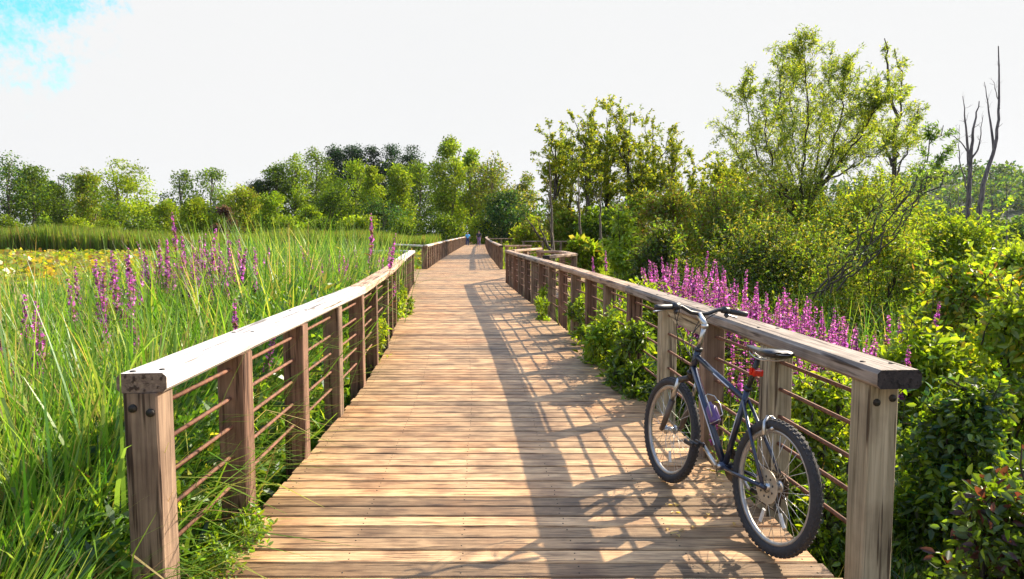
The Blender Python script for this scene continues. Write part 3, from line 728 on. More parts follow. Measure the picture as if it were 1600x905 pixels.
def crown_arr(rng, cx, cy, z0, z1, rx, nl, n, prof, leaf, cols, ratio=.6, ry=None, flat=.8, lob=.36, fine=False, lobemul=.28, w=None, droop=.15, fill=.55, tpow=.9):
    ry = ry or rx
    t = rng.random(nl) ** tpow; pr = np.array([prof(q) for q in t]); ang = rng.uniform(0, 2 * PI, nl)
    dd = np.sqrt(rng.uniform(.05, 1, nl)) * .80
    lr = rx * lob * rng.uniform(.6, 1.3, nl) * (.45 + .55 * pr)
    H = z1 - z0
    c = np.stack([cx + np.cos(ang) * dd * pr * rx, cy + np.sin(ang) * dd * pr * ry, z0 + H * t], 1)
    c[:, 2] = np.minimum(c[:, 2], z1 - lr * rng.uniform(.6, 2.4, nl))
    lm = 1 + rng.normal(0, lobemul, nl)
    k = rng.choice(nl, n, p=lr ** 2 / np.sum(lr ** 2))
    d = unit(rng.normal(size=(n, 3)) + np.array([0, 0, .15]))
    rf = np.where(rng.random(n) < (.24 if fine else .10), rng.uniform(1, 1.5, n), rng.uniform(fill, 1.08, n)); P = c[k] + d * (lr[k] * rf)[:, None] * np.array([1, 1, flat])
    D = unit(d + rng.normal(0, .8, (n, 3)) + np.array([0, 0, -.1]))
    col = pal(rng, n, cols, w) * np.clip(lm[k], .5, 1.6)[:, None]
    sz = leaf * rng.uniform(.4, 1.3, n)
    return leaf_arrays(rng, P, D, sz, ratio, col, fine=fine, droop=droop), c, lr

PR = {'round': lambda t: math.sqrt(max(.08, 1 - (2 * t - .85) ** 2 * .85)),
      'tall': lambda t: max(.18, math.sin(PI * min(1, (t * .86 + .12))) ** .7),
      'cone': lambda t: max(.10, 1.0 - .85 * t ** 1.3),
      'bush': lambda t: math.sqrt(max(.06, 1 - t * t * .92)),
      'top': lambda t: .35 + .65 * math.sin(PI * min(1, t * .8 + .2))}

def trunk_tubes(rng, x, y, z0, z1, r, c, lr, nlimb, lean=0.05):
    H = z1 - z0; top = np.array([x + rng.normal(0, lean) * H, y, z0 + H * .88])
    path = np.array([x, y, z0 - .2]) + (top - np.array([x, y, z0 - .2])) * np.linspace(0, 1, 7)[:, None]
    path[1:-1] += rng.normal(0, .012 * H, (5, 3)) * [1, 1, 0]
    T = [(path, r * np.linspace(1, .22, 7))]
    for i in rng.choice(len(c), min(nlimb, len(c)), replace=False):
        q = np.clip((c[i][2] - z0) / H - .22, .12, .8); s = path[0] + (path[-1] - path[0]) * q
        s = np.array([np.interp(q, np.linspace(0, 1, 7), path[:, j]) for j in range(3)])
        mid = (s + c[i]) / 2 + [0, 0, .06 * H]
        T.append((np.array([s, mid, c[i]]), r * np.array([.42, .28, .1])))
    return T

def far_tree(seed, label, px, topy, wpx, Y, prof='round', cols=(MG, LG), n=3600, leaf=.36, nl=26, cat='tree', name='tree', group='trees of the wood behind the marsh', base=.04, r=.25, lob=.42, limbs=8, bark='bark', fill=.4, mat='far', lobemul=.22, ratio=.6, flat=.8):
    if px > 430 and px < 830 and prof != 'cone': wpx *= 1.22
    if prof == 'cone': lob = .40; wpx = wpx * 2.7; n = int(n * 1.5); base = .2; nl = 60; topy += 3; flat = .5; leaf = .34
    rng = np.random.default_rng(seed)
    x = (px - 800) * Y / F; z1 = at(px, topy, Y)[2]; rx = wpx / 2 * Y / F * 1.12; H = z1 - GZ
    n = int(n * 2.3); nl = int(nl * 1.5)
    root = empty(name, (x, Y, GZ)); tag(root, label, cat, group)
    arr, c, lr = crown_arr(rng, x, Y, GZ + H * base, z1, rx, nl, n, PR[prof], leaf, cols, lob=lob, fill=fill, lobemul=lobemul, ratio=ratio, flat=flat)
    to_obj('crown', [arr], M[mat], root)
    T = trunk_tubes(rng, x, Y, GZ, z1, r, c, lr, limbs)
    link('trunk', tubes_mesh('trunk', T, 6), M[bark], root)
    return root

FAR = [  # seed, label, px, top y, width px, distance, profile, colours, extra
 ('dark tree at the far left edge of the treeline', 14, 236, 95, 118, 'round', (MG, DG, BG), {}),
 ('broad deep green tree, second from the left edge of the treeline', 52, 256, 70, 121, 'tall', (MG, DG), {}),
 ('short dark rounded tree in the dip of the left treeline', 88, 282, 50, 128, 'round', (DG, BG), {}),
 ('bushy dark tree just left of the tall pale cottonwood', 112, 264, 56, 124, 'round', (DG, MG), {}),
 ('olive green tree whose thin top leans on the tall pale cottonwood', 142, 262, 46, 116, 'tall', (OL, MG, LG), {}),
 ('tall pale yellow-green cottonwood with a ragged open top, left part of the treeline', 195, 240, 92, 106, 'round', (YG, LG, LG), dict(n=3000, lob=.27, leaf=.36)),
 ('small round yellow-green willow just right of the tall cottonwood', 262, 312, 50, 104, 'round', (YG, LG), dict(base=.02)),
 ('thin grey-green tree with an open airy crown', 289, 265, 62, 118, 'round', (MG, (.09, .14, .05)), dict(n=3000, lob=.32, base=.0)),
 ('grey-green tree with two rounded tops near the open airy tree', 333, 258, 70, 118, 'round', (MG, (.08, .13, .045)), dict(n=3600, lob=.36, base=.0)),
 ('low golden green willow bush under the grey-green trees', 310, 308, 56, 102, 'round', (LG, YG), dict(base=.02)),
 ('light yellow-green willow beside the brown bush', 382, 286, 62, 104, 'round', (YG, LG, OL), dict(base=.03)),
 ('round mid-green willow in front of the dark spruce', 428, 298, 52, 102, 'round', (LG, MG), dict(base=.02)),
 ('small dark spruce left of the high wooded rise', 408, 270, 34, 124, 'cone', (PG, DG), {}),
 ('dark oak at the left shoulder of the high wooded rise', 437, 252, 52, 124, 'round', (DG, MG), {}),
 ('green maple climbing the left shoulder of the rise', 466, 240, 52, 128, 'tall', (MG, LG), {}),
 ('low round bush tree at the foot of the left shoulder', 480, 318, 40, 102, 'round', (LG, MG), dict(base=.02)),
 ('dark green oak below the first pine', 497, 228, 56, 131, 'round', (DG, MG), {}),
 ('first pine from the left on the skyline of the rise', 527, 221, 26, 140, 'cone', (PG,), dict(lob=.4)),
 ('tallest pine with a flat ragged top on the skyline', 555, 214, 30, 141, 'cone', (PG, (.02, .05, .03)), dict(lob=.4)),
 ('slim pine between the two broad pines', 585, 222, 24, 141, 'cone', (PG,), dict(lob=.4)),
 ('broad dark pine right of the slim pine', 615, 217, 28, 141, 'cone', (PG, (.02, .05, .03)), dict(lob=.4)),
 ('last pine on the right of the pine skyline', 642, 221, 32, 139, 'cone', (PG,), dict(lob=.4)),
 ('big bright green maple below the tallest pine', 552, 246, 66, 124, 'round', (LG, MG), dict(n=4600)),
 ('pale poplar with a pointed top in the middle of the rise', 587, 258, 34, 116, 'tall', (LG, YG), {}),
 ('dark rounded tree at the foot of the middle of the rise', 520, 290, 62, 113, 'round', (DG, MG), {}),
 ('yellowish poplar with a pointed top, right of the middle of the rise', 625, 252, 38, 116, 'tall', (LG, YG, MG), {}),
 ('dark mass of maple between the two pointed poplars and the tall poplar', 655, 245, 60, 124, 'round', (MG, DG), {}),
 ('dark low tree beneath the pointed poplars', 600, 308, 70, 108, 'round', (DG, BG), dict(base=.02)),  # only the darker greens
 ('tall bright poplar column just left of the walkers', 703, 214, 50, 108, 'tall', (LG, YG, MG), dict(n=5200, nl=34, base=.03)),
 ('second bright tree leaning on the right of the tall poplar', 735, 232, 44, 112, 'tall', (LG, MG), dict(base=.03)),
 ('wide olive willow with feathery top above the walkers', 775, 236, 78, 106, 'round', (OL, (.08, .10, .04), MG), dict(n=4600, base=.02)),
 ('pale tree filling the gap behind the walker in blue', 722, 290, 60, 128, 'round', (LG, MG), dict(base=.0)),
 ('dark tree closing the end of the boardwalk', 795, 296, 66, 96, 'round', (BG, PG, DG), dict(base=.02)),
 ('small grey-green tree at the right end of the far wood', 822, 268, 30, 118, 'round', (OL, MG), dict(n=1800)),
]
for i, (lab, px, ty, wp, Y, pr, cols, ex) in enumerate(FAR):
    far_tree(100 + i, lab, px, ty, wp, Y + (i * 37 % 7) * .4, pr, cols, name='pine_tree' if pr == 'cone' else 'tree', **ex)
# foot-of-the-wood bushes
rb = np.random.default_rng(9)
FB = [(20, 330), (70, 338), (125, 335), (170, 340), (225, 336), (352, 322), (455, 338), (505, 336), (560, 334), (640, 338), (690, 334), (745, 338)]
for i, (px, ty) in enumerate(FB):
    brown = px == 352
    far_tree(200 + i, 'brownish purple bare-looking bush standing among the pale willows' if brown else 'low green bush along the foot of the far wood', px, ty, 46 if not brown else 30, 97, 'round',
             ((.13, .07, .06), (.10, .07, .05)) if brown else [(LG, MG), (MG, DG), (YG, LG)][i % 3], n=1400, nl=12, base=0.0, cat='bush', name='bush', group=None if brown else 'bushes at the foot of the far wood', limbs=3, r=.1)

# mass of woodland behind everything
rng = np.random.default_rng(77); A = []
for k in range(150):
    x = -210 + k * 3.4 + rng.normal(0, 1.5); y = 158 + rng.uniform(-5, 12); pxk = 800 + F * x / y
    h = (1.6 + (363 - np.interp(pxk, [0, 60, 110, 250, 400, 450, 500, 600, 700, 780, 840, 1000, 1400, 1600], [258, 275, 300, 318, 305, 268, 248, 242, 248, 270, 318, 305, 325, 335])) / F * y + .8) * rng.uniform(.82, 1.04)
    A.append(crown_arr(rng, x, y, GZ, GZ + h, rng.uniform(3.2, 5), 14, 900, PR['tall'], .8, [DG, MG, BG], lob=.45)[0])
tag(to_obj('far_woods', A, M['far']), 'dark green woodland closing the marsh far behind the trees', 'woods', kind='stuff')
# distant wooded hill on the right
hx = np.linspace(60, 700, 60); hy = np.linspace(330, 620, 16); HX, HY = np.meshgrid(hx, hy)
def hill_h(x, y): return 36 * np.exp(-((x - 330) / 210.) ** 2) * np.exp(-((y - 470) / 105.) ** 2) * (1 + .05 * np.sin(x * .05) + .04 * np.sin(x * .13 + y * .07))
HZ = GZ - .6 + hill_h(HX, HY)
V = np.stack([HX, HY, HZ], -1).reshape(-1, 3); ii = np.array([[j * 60 + i, j * 60 + i + 1, (j + 1) * 60 + i + 1, (j + 1) * 60 + i] for j in range(15) for i in range(59)])
tag(link('hill', np_mesh('hill', V, ii, None, True), M['soil']), kind='structure')
A = []
for k in range(620):
    x = rng.uniform(120, 600); y = rng.uniform(340, 480); z = GZ + hill_h(x, y)
    A.append(crown_arr(rng, x, y, z, z + rng.uniform(8, 13), rng.uniform(4, 7), 4, 85, PR['round'], 2.3, [DG, BG, MG], lob=.5)[0])
tag(to_obj('hill_woods', A, M['far']), 'hazy dark woodland covering the distant hill', 'woods', kind='stuff')

# ------------------------------------------------------------------ left marsh
rng = np.random.default_rng(21)
def htop(x, y):
    px = 800 + F * x / y
    lim = 1.6 - 104. / F * y
    a = np.interp(px, [60, 200, 290, 420, 700], [0, .25, .9, 1, 1])
    hi = np.interp(y, [1, 4, 8, 16, 26], [.35, .75, 1.22, 1.40, 1.40]) - np.interp(px, [-400, 250, 480, 640], [.15, .10, .05, .25])
    v = hi * a + np.minimum(hi, lim) * (1 - a)
    v = v - .22 * (.5 + .5 * np.sin(x * 2.1 + 1.7 * np.sin(y * 1.3))) * (.5 + .5 * np.sin(y * 1.7 + x)) + .05
    return np.maximum(v, GZ + .25)
GC = [(.10, .22, .02), (.07, .17, .018), (.15, .26, .03), (.26, .33, .06), (.04, .11, .022), (.42, .38, .18), (.20, .12, .05)]
GW = [.26, .24, .19, .1, .12, .05, .04]
def left_pts(n, ymin, ymax, xmaxoff, pxmin=-200):
    y = ymin * (ymax / ymin) ** rng.random(n)
    x0 = (pxmin - 800) / F * y; x1 = np.array([xl(q) for q in y]) - xmaxoff
    x = x0 + (x1 - x0) * rng.random(n)
    return np.stack([x, y, ground_z(x, y)], 1)
def blades(P, wid, scale=1.0, cols=GC, ws=GW, bend=(.1, 1.2), seg=4, hs=(.55, 1.12)):
    n = len(P); ht = htop(P[:, 0], P[:, 1]) - P[:, 2]
    Hh = ht * rng.uniform(hs[0], hs[1], n) * scale
    bd = rng.uniform(bend[0], bend[1], n) ** 1.3
    Lb = Hh * (1 + .28 * bd)
    return blade_arrays(rng, P, Lb, bd, wid * rng.uniform(.6, 1.4, n), pal(rng, n, cols, ws), seg=seg)
P = left_pts(7000, 1.6, 7, .32); A = [blades(P, .017, bend=(.2, 1.5))]
# tussocks: clumped blades
Tc = left_pts(640, 1.8, 15, .6); 
for c in Tc:
    up_ = rng.random() < .45; m_ = 18 if up_ else 26; tc_ = GC[:4] if rng.random() < .88 else [(.38, .32, .14), (.28, .22, .09), (.2, .24, .06)]; Pp = np.repeat(c[None], m_, 0) + rng.normal(0, .05, (m_, 3)) * [1, 1, 0]
    A.append(blade_arrays(rng, Pp, rng.uniform(.8, 1.15, m_) * (htop(c[None, 0], c[None, 1]) - c[2]) * 1.2, rng.uniform(.03, (.55 if up_ else 1.6), m_), (.027 if up_ else .021) * rng.uniform(.5, 1.5, m_), pal(rng, m_, tc_, jit=.15), seg=6))
P = left_pts(16000, 7, 30, .4); A.append(blades(P, .030, seg=3, bend=(.1, 1.4), hs=(.45, 1.1)))
o = to_obj('grass', A, M['grass']); tag(o, 'tall green sedges and marsh grass filling the left side', 'grass', kind='stuff')
# broad-leaved sedges standing out in the foreground
for i, (px, ty, Y, lab) in enumerate([(78, 575, 2.95, 'tall pale broad-bladed sedge plant in the lower left foreground'), (168, 560, 3.3, 'broad-bladed sedge arching over towards the first left post'), (20, 520, 3.6, 'broad-bladed sedge at the left edge, halfway up'), (120, 470, 4.6, 'broad-bladed sedge with long curved leaves below the lotus flat'), (300, 440, 6.0, 'clump of broad sedge leaves behind the white cap board')]):
    rr_ = np.random.default_rng(340 + i); x = (px - 800) * Y / F; zt = at(px, ty, Y)[2]; m_ = 15
    Pp = np.stack([x + rr_.normal(0, .03, m_), Y + rr_.normal(0, .03, m_), np.full(m_, GZ)], 1)
    V, Fq, C = blade_arrays(rr_, Pp, (zt - GZ) * rr_.uniform(.8, 1.25, m_), rr_.uniform(.12, 1.15, m_), .034 * rr_.uniform(.6, 1.2, m_), pal(rr_, m_, [(.14, .26, .04), (.20, .32, .07), (.09, .20, .03)], jit=.12), seg=9)
    o = to_obj('sedge_plant', [(V, Fq, C)], M['grass']); tag(o, lab, 'sedge', 'broad sedges in the left foreground')
# leafy undergrowth between the blades
P = left_pts(135000, 1.6, 22, .2); ht = (htop(P[:, 0], P[:, 1]) - P[:, 2]) * .93
P[:, 2] += ht * rng.random(len(P)) ** .8
D = unit(rng.normal(size=(len(P), 3)) + [0, 0, .2])
A = [leaf_arrays(rng, P, D, rng.uniform(.035, .13, len(P)) * (1 + P[:, 1] / 16), .25, pal(rng, len(P), [(.055, .13, .02), (.10, .20, .02), (.18, .27, .03), (.03, .08, .02), (.28, .28, .05)], [.27, .3, .18, .19, .06]), fine=False)]
o = to_obj('undergrowth', A, M['leaf']); tag(o, 'small leafy weeds growing under the left marsh grass', 'undergrowth', kind='stuff')
# lotus / lily flat
n = 36000; y = 26 * (86 / 26.) ** rng.random(n); px = rng.uniform(-150, 700, n); x = (px - 800) / F * y
P = np.stack([x, y, GZ + rng.uniform(.12, .5, n)], 1)
D = unit(rng.normal(size=(n, 3)) * [1, 1, .45])
patch = .5 + .5 * np.sin(x * .32 + 2 * np.sin(y * .11)) * np.sin(y * .19 + x * .05)
c1 = pal(rng, n, [GOLD, (.30, .27, .04), (.22, .24, .03), (.20, .12, .03)]); c2 = pal(rng, n, [YG, LG, MG])
C = np.where((rng.random(n) < .35 + .5 * patch)[:, None], c1, c2)
A = [leaf_arrays(rng, P, D, rng.uniform(.22, .46, n), .9, C, fine=False, flat=.5, droop=.1)]
o = to_obj('lily_leaves', A, M['leaf']); tag(o, 'yellowing lotus leaves covering the open flat on the left', 'lily leaves', kind='stuff')
# reed belt
n = 26000; y = rng.uniform(78, 92, n); px = rng.uniform(-120, 735, n); x = (px - 800) / F * y
hh = 2.55 + .35 * np.sin(x * .21) + .2 * np.sin(x * .7 + 1)
hh = hh * np.interp(px, [0, 250, 380, 760], [1.15, 1.0, .95, .9])
hh = np.where(x > -9, .7, hh)
P = np.stack([x, y, np.full(n, GZ)], 1)
C = pal(rng, n, [(.11, .18, .025), (.075, .14, .02), (.16, .22, .035), (.16, .14, .05)])
A = [blade_arrays(rng, P, hh * rng.uniform(.75, 1.08, n), rng.uniform(0, .35, n), .13 * rng.uniform(.6, 1.5, n), C, seg=2)]
o = to_obj('reeds', A, M['far']); tag(o, 'belt of green reeds between the lotus flat and the far wood', 'reeds', kind='stuff')

# cattail clumps rising by the left railing
for i, (px, Y, ty) in enumerate([(527, 11.5, 352), (552, 10.6, 350), (583, 12.4, 340), (603, 13.6, 345), (497, 12.5, 366)]):
    rr_ = np.random.default_rng(300 + i); x = (px - 800) * Y / F; zt = at(px, ty, Y)[2]
    m_ = 60; Pp = np.stack([x + rr_.normal(0, .16, m_), Y + rr_.normal(0, .25, m_), np.full(m_, GZ)], 1)
    o = to_obj('cattail_clump', [blade_arrays(rr_, Pp, (zt - GZ) * rr_.uniform(.72, 1.06, m_), rr_.uniform(.0, .35, m_), .022 * rr_.uniform(.7, 1.3, m_), pal(rr_, m_, [(.12, .22, .05), (.18, .28, .07), (.08, .16, .04)]), seg=5)], M['grass'])
    tag(o, ['upright cattail clump left of centre behind the near left railing', 'cattail clump with the tall loosestrife spike in it', 'tallest cattail clump, at the bend of the near left railing', 'rightmost cattail clump, close to the far end of the near left railing', 'leftmost, lowest cattail clump behind the near left railing'][i], 'cattails', 'cattail clumps by the left railing')

# ------------------------------------------------------------------ purple loosestrife
MAG = [(.40, .09, .34), (.52, .16, .46), (.28, .06, .26), (.60, .28, .50), (.20, .08, .10), (.17, .17, .04)]
def loosestrife(seed, nsp, h=1.3):
    r = np.random.default_rng(seed); tubes = []; LA = []; FA = []
    for k in range(nsp):
        az = r.uniform(0, 2 * PI); sp = r.uniform(.04, .24) if k else .03; hk = h * (1 if k == 0 else r.uniform(.66, .97))
        d = np.array([math.cos(az) * sp, math.sin(az) * sp, 1.0]); b0 = np.array([math.cos(az), math.sin(az), 0]) * r.uniform(0, .05)
        pts = b0 + d * np.linspace(0, hk, 6)[:, None] + r.normal(0, .008, (6, 3)) * [1, 1, 0]
        tubes.append((pts, np.linspace(.006, .002, 6)))
        f0 = hk * r.uniform(.72, .84)
        m_ = 26; t = np.repeat(np.linspace(.25, f0 / hk, m_ // 2), 2); pp = np.stack([np.interp(t, np.linspace(0, 1, 6), pts[:, j]) for j in range(3)], 1)
        a = np.arange(m_) * PI + (np.arange(m_) // 2) * PI / 2 + r.normal(0, .3, m_); D = np.stack([np.cos(a), np.sin(a), np.full(m_, .35)], 1)
        LA.append(leaf_arrays(r, pp, D, r.uniform(.06, .11, m_), .26, pal(r, m_, [(.10, .18, .03), (.15, .2, .04), (.13, .09, .04)]), fine=True, flat=.8))
        m_ = 125; q = r.random(m_); zz = f0 / hk + (1 - f0 / hk) * q; pp = np.stack([np.interp(zz, np.linspace(0, 1, 6), pts[:, j]) for j in range(3)], 1)
        pp[:, 2] = np.round(pp[:, 2] / .018) * .018 + r.normal(0, .003, m_)
        a = r.uniform(0, 2 * PI, m_); D = np.stack([np.cos(a), np.sin(a), r.uniform(-.1, .8, m_)], 1)
        ln_ = (.031 * (1 - .6 * q)) * r.uniform(.7, 1.3, m_)
        dens = np.ones(m_, bool)
        FA.append(leaf_arrays(r, pp[dens], D[dens], ln_[dens], .75, pal(r, m_, MAG)[dens], fine=False, droop=.2))
    return tubes, LA, FA
M['stem'] = mat_bark('loosestrife_stem', (.05, .07, .02), (.12, .08, .04))
protos = []
for k, ns in enumerate((2, 3, 4, 6, 5)):
    T, LA, FA = loosestrife(400 + k, ns)
    protos.append((tubes_mesh('stem', T, 4), [np_mesh('leaves', *join(LA))] + [np_mesh('flower_spike', *f) for f in FA]))
    protos[-1][0].materials.append(M['stem']); protos[-1][1][0].materials.append(M['leaf']); [q.materials.append(M['flower']) for q in protos[-1][1][1:]]
rl = random.Random(8)
def plant(px, ty, Y, k, label, group):
    x = (px - 800) * Y / F; zt = at(px, ty, Y)[2]; g0 = float(ground_z(np.array(x), np.array(Y)))
    s = (zt - g0) / 1.3
    root = bpy.data.objects.new('loosestrife', protos[k][0]); COL.objects.link(root)
    root.location = (x, Y, g0); root.rotation_euler = (rl.gauss(0, .07), rl.gauss(0, .07), rl.uniform(0, 6.28)); s2 = s ** .5 * 1.0; root.scale = (s2, s2, s)
    tag(root, label, 'flower', group)
    for j_, me in enumerate(protos[k][1]):
        c = bpy.data.objects.new('flower_spike' if j_ else 'leaves', me); COL.objects.link(c); c.parent = root
LS = [(338,400,1),(288,400,2),(312,410,2),(250,392,1),(358,404,2),(392,404,1),(276,334,0),(298,356,1),(284,368,1),(314,368,0),(260,374,0),(272,392,1),(302,388,2),(320,392,1),(348,388,2),(366,370,0),(380,358,0),(372,400,3),(384,392,1),(216,402,0),(230,390,0),(272,428,0)]
LS += [(rl.uniform(236, 402), rl.uniform(372, 432), rl.choice([1, 2, 3, 4])) for _ in range(22)]
for px, ty, k in LS: plant(px, ty, 8.5 + rl.uniform(-.8, 1.6), k, 'purple loosestrife in the loose patch in the middle of the left marsh grass', 'loosestrife in the middle of the left marsh')
for px, ty, k in [(162,392,1),(176,388,2),(196,400,1),(186,412,3),(156,416,2),(170,404,1),(202,452,0)]: plant(px, ty, 6.6 + rl.uniform(-.5, .9), k, 'darker purple loosestrife standing at the edge of the yellow lotus flat', 'loosestrife at the edge of the lotus flat')
for px, ty, k in [(40,460,2),(14,456,1),(68,468,1),(5,505,2),(126,476,0)]: plant(px, ty, 4.9 + rl.uniform(-.4, .6), k, 'dull purple loosestrife in the sedges at the left edge', 'loosestrife at the left edge')
plant(322, 462, 5.0, 0, 'single slim loosestrife spike just behind the white cap board', None)
plant(566, 334, 10.0, 0, 'tallest loosestrife spike, rising out of the cattails by the left railing', None)
for px, ty, k in [(540,396,2),(556,400,2),(520,404,3),(582,368,0),(592,390,2),(600,386,1),(528,378,1),(508,404,3),(545,412,3),(570,402,3),(590,404,4),(480,408,2),(496,400,1),(512,392,2),(488,414,2),(576,384,3)]: plant(px - (10 if px > 575 else 0), ty, (12.2 if px > 560 else 10.4) + rl.uniform(-.4, 1.2), k, 'loosestrife among the cattails behind the near left railing', 'loosestrife among the cattails')
key = [(985, 418), (1010, 408), (1050, 400), (1072, 386), (1090, 394), (1112, 412), (1138, 408), (1152, 428), (1180, 448), (1232, 440), (1262, 465), (1290, 480), (1315, 480), (1348, 506)]
def kx(px): return float(np.interp(px, [k[0] for k in key], [k[1] for k in key]))
def ky(px): return float(np.interp(px, [985, 1070, 1150, 1250, 1350], [10.6, 8.6, 7.2, 6.0, 5.1]))
for i in range(112):
    px = rl.uniform(980, 1165) if i < 72 else rl.uniform(1165, 1352)
    back = rl.random()
    zone = 'tall' if px < 1165 else 'short'
    plant(px, kx(px) + (rl.random() ** 1.0) * (74 if zone == 'tall' else 44) - 3, ky(px) + back * 2.4, rl.choice([1, 2, 3, 3, 4]), 'magenta loosestrife in the tall dense drift behind the middle of the right railing' if zone == 'tall' else 'magenta loosestrife in the lower drift behind the right railing, above the bicycle saddle',
          'loosestrife drift behind the middle of the right railing' if zone == 'tall' else 'loosestrife drift above the saddle')
plant(1376, 494, 5.6, 1, 'lone loosestrife just right of the magenta drift', None); plant(1452, 472, 6.2, 0, 'rightmost lone loosestrife among the yellowish broad leaves', None)
plant(1400, 540, 5.0, 0, 'small dark loosestrife behind the near end of the right railing', None)
plant(1146, 545, 4.5, 1, 'low pink loosestrife seen between the railing rods beside the saddle', None); plant(946, 392, 14, 1, 'dark purple loosestrife next to the bright yellow-green bush', None)

# ------------------------------------------------------------------ right side shrubs
def bush(seed, name, label, px, topy, wpx, Y, cols, n, leaf, ratio=.45, prof='bush', nl=26, dY=None, base=0.02, fine=True, lob=.36, cat='bush', mat='leaf', group=None, stems=14, w=None, fill=.4, lobemul=.2, z0=None, droop=.2, bark='bark_dark', flat=.85, sr=.018, shoots=26):
    rng = np.random.default_rng(seed); x = (px - 800) * Y / F; z1 = at(px, topy, Y)[2]; rx = wpx / 2 * Y / F * 1.15; n = int(n * 1.35); nl = int(nl * 1.5); zb = GZ if z0 is None else z0; H = z1 - zb
    root = empty(name, (x, Y, zb)); tag(root, label, cat, group)
    arr, c, lr = crown_arr(rng, x, Y, zb + H * base, z1, rx, nl, n, PR[prof], leaf, cols, ratio=ratio, ry=dY or rx * .8, fine=fine, lob=lob, w=w, fill=fill, lobemul=lobemul, droop=droop, flat=flat)
    AR = [arr]; T = []
    for i in range(shoots):
        j = rng.integers(len(c)); q = c[j] + rng.normal(0, .3, 3) * lr[j]; Lk = rx * rng.uniform(.25, .6)
        pth = wander(rng, q, unit(rng.normal(0, .45, 3) + [0, 0, 1]), Lk + lr[j], 5, .12); pth[:, 2] -= max(0, pth[-1, 2] - z1 - rng.uniform(0, .22) * H)
        T.append((pth, np.linspace(.5, .15, 6) * sr)); kk = int((Lk + lr[j]) / (leaf * .22)); u = rng.random(kk) * 4.999; ii_ = u.astype(int); f2 = (u - ii_)[:, None]
        pp = pth[ii_] * (1 - f2) + pth[ii_ + 1] * f2
        AR.append(leaf_arrays(rng, pp, unit(rng.normal(0, .8, (kk, 3)) + [0, 0, .35]), leaf * rng.uniform(.6, 1.15, kk), ratio, pal(rng, kk, cols, w) * rng.uniform(.85, 1.4), fine=fine, droop=droop))
    to_obj('foliage', AR, M[mat], root)
    for i in range(min(stems, len(c))):
        a = np.array([x + rng.normal(0, rx * .12), Y + rng.normal(0, rx * .12), zb - .05]); e = c[i] + [0, 0, lr[i] * .5]
        mid = (a + e) / 2 + rng.normal(0, rx * .08, 3); T.append((np.array([a, mid, e]), np.array([1, .7, .3]) * sr))
        for k in range(4):
            q = e + unit(rng.normal(size=3)) * lr[i] * .9; T.append((np.array([(mid + e) / 2, (e + q) / 2 + rng.normal(0, .03, 3), q]), np.array([.5, .35, .15]) * sr))
    link('stems', tubes_mesh('stems', T, 5), M[bark], root)
    return root
FL = (.16, .26, .03)
bush(501, 'bush', 'bright yellow-green bush beyond the far end of the near right railing', 972, 326, 66, 16.5, [YG, FL, LG], 5200, .10, nl=22)
bush(502, 'bush', 'reddish olive bush directly right of the bright yellow-green bush', 1040, 298, 110, 20, [OL, RB, MG, LG], 9000, .10, w=[.4, .15, .25, .2])
bush(503, 'bush', 'dark green low bush below the reddish olive bush', 1032, 352, 100, 15, [DG, MG, (.10, .10, .03)], 7000, .085, shoots=110, lobemul=.32)
bush(504, 'bush', 'dense olive thicket left of the willow trunk', 1150, 300, 190, 19, [OL, MG, LG, RB], 14000, .095, w=[.35, .3, .28, .07], shoots=110, lobemul=.32)
bush(505, 'bush', 'tangled dark thicket in front of the willow trunk', 1205, 352, 260, 14.5, [DG, OL, MG], 17000, .075, shoots=110, lobemul=.32)
bush(506, 'bush', 'yellow-olive thicket right of the willow trunk', 1350, 292, 210, 20, [OL, YG, LG, MG], 15000, .095, shoots=110, lobemul=.32)
bush(507, 'bush', 'speckled green brush right of the dark thicket', 1370, 350, 190, 12.5, [MG, LG, OL], 12000, .07, shoots=110, lobemul=.32)
bush(508, 'bush', 'light green shrub with upright shoots near the right edge, below the dead trees', 1500, 338, 170, 13, [LG, YG, MG], 11000, .085)
bush(509, 'bush', 'bright shrub cut by the right edge below the distant hill', 1590, 392, 110, 10, [YG, LG], 6500, .09)  # only the two brightest greens
bush(510, 'broadleaf_shrub', 'shrub with large yellowing leaves near the right edge', 1520, 400, 200, 6.9, [LG, (.26, .25, .03), MG, RB], 7500, .075, ratio=.5, nl=34, w=[.33, .15, .45, .07], cat='shrub', lob=.3)
bush(511, 'broadleaf_shrub', 'large-leaved green shrub filling the right edge at railing height', 1600, 452, 190, 5.1, [LG, MG, YG, GOLD], 6000, .07, ratio=.5, nl=30, w=[.4, .27, .25, .08], cat='shrub')
bush(512, 'broadleaf_shrub', 'leafy shrub standing right behind the end of the right railing', 1450, 512, 170, 5.4, [MG, LG, YG], 4600, .075, ratio=.5, nl=30, cat='shrub')
bush(513, 'creeper_mound', 'mound of creeper, its dark green deepened for shade, right of the near end post', 1520, 600, 190, 3.9, [DG, MG, BG, LG], 8500, .055, ratio=.5, nl=36, cat='creeper', w=[.38, .32, .18, .12])  # heavier dark greens carry the shade cast by surrounding plants
bush(514, 'creeper_mound', 'creeper darkened by painted shade in the lower right corner with reddish stems', 1600, 745, 260, 2.9, [DG, MG, (.06, .02, .02)], 5200, .055, ratio=.5, nl=36, cat='creeper', w=[.5, .3, .2])  # shade of this corner is put into the leaf colours
bush(515, 'weed_clump', 'bright leafy weeds behind the rods beside the saddle', 1290, 590, 230, 4.7, [LG, MG, YG], 6000, .055, nl=30, cat='weeds')
bush(516, 'weed_clump', 'leafy green weeds behind the handlebar between the posts', 1090, 528, 150, 6.6, [LG, MG, DG], 5000, .06, nl=26, cat='weeds')
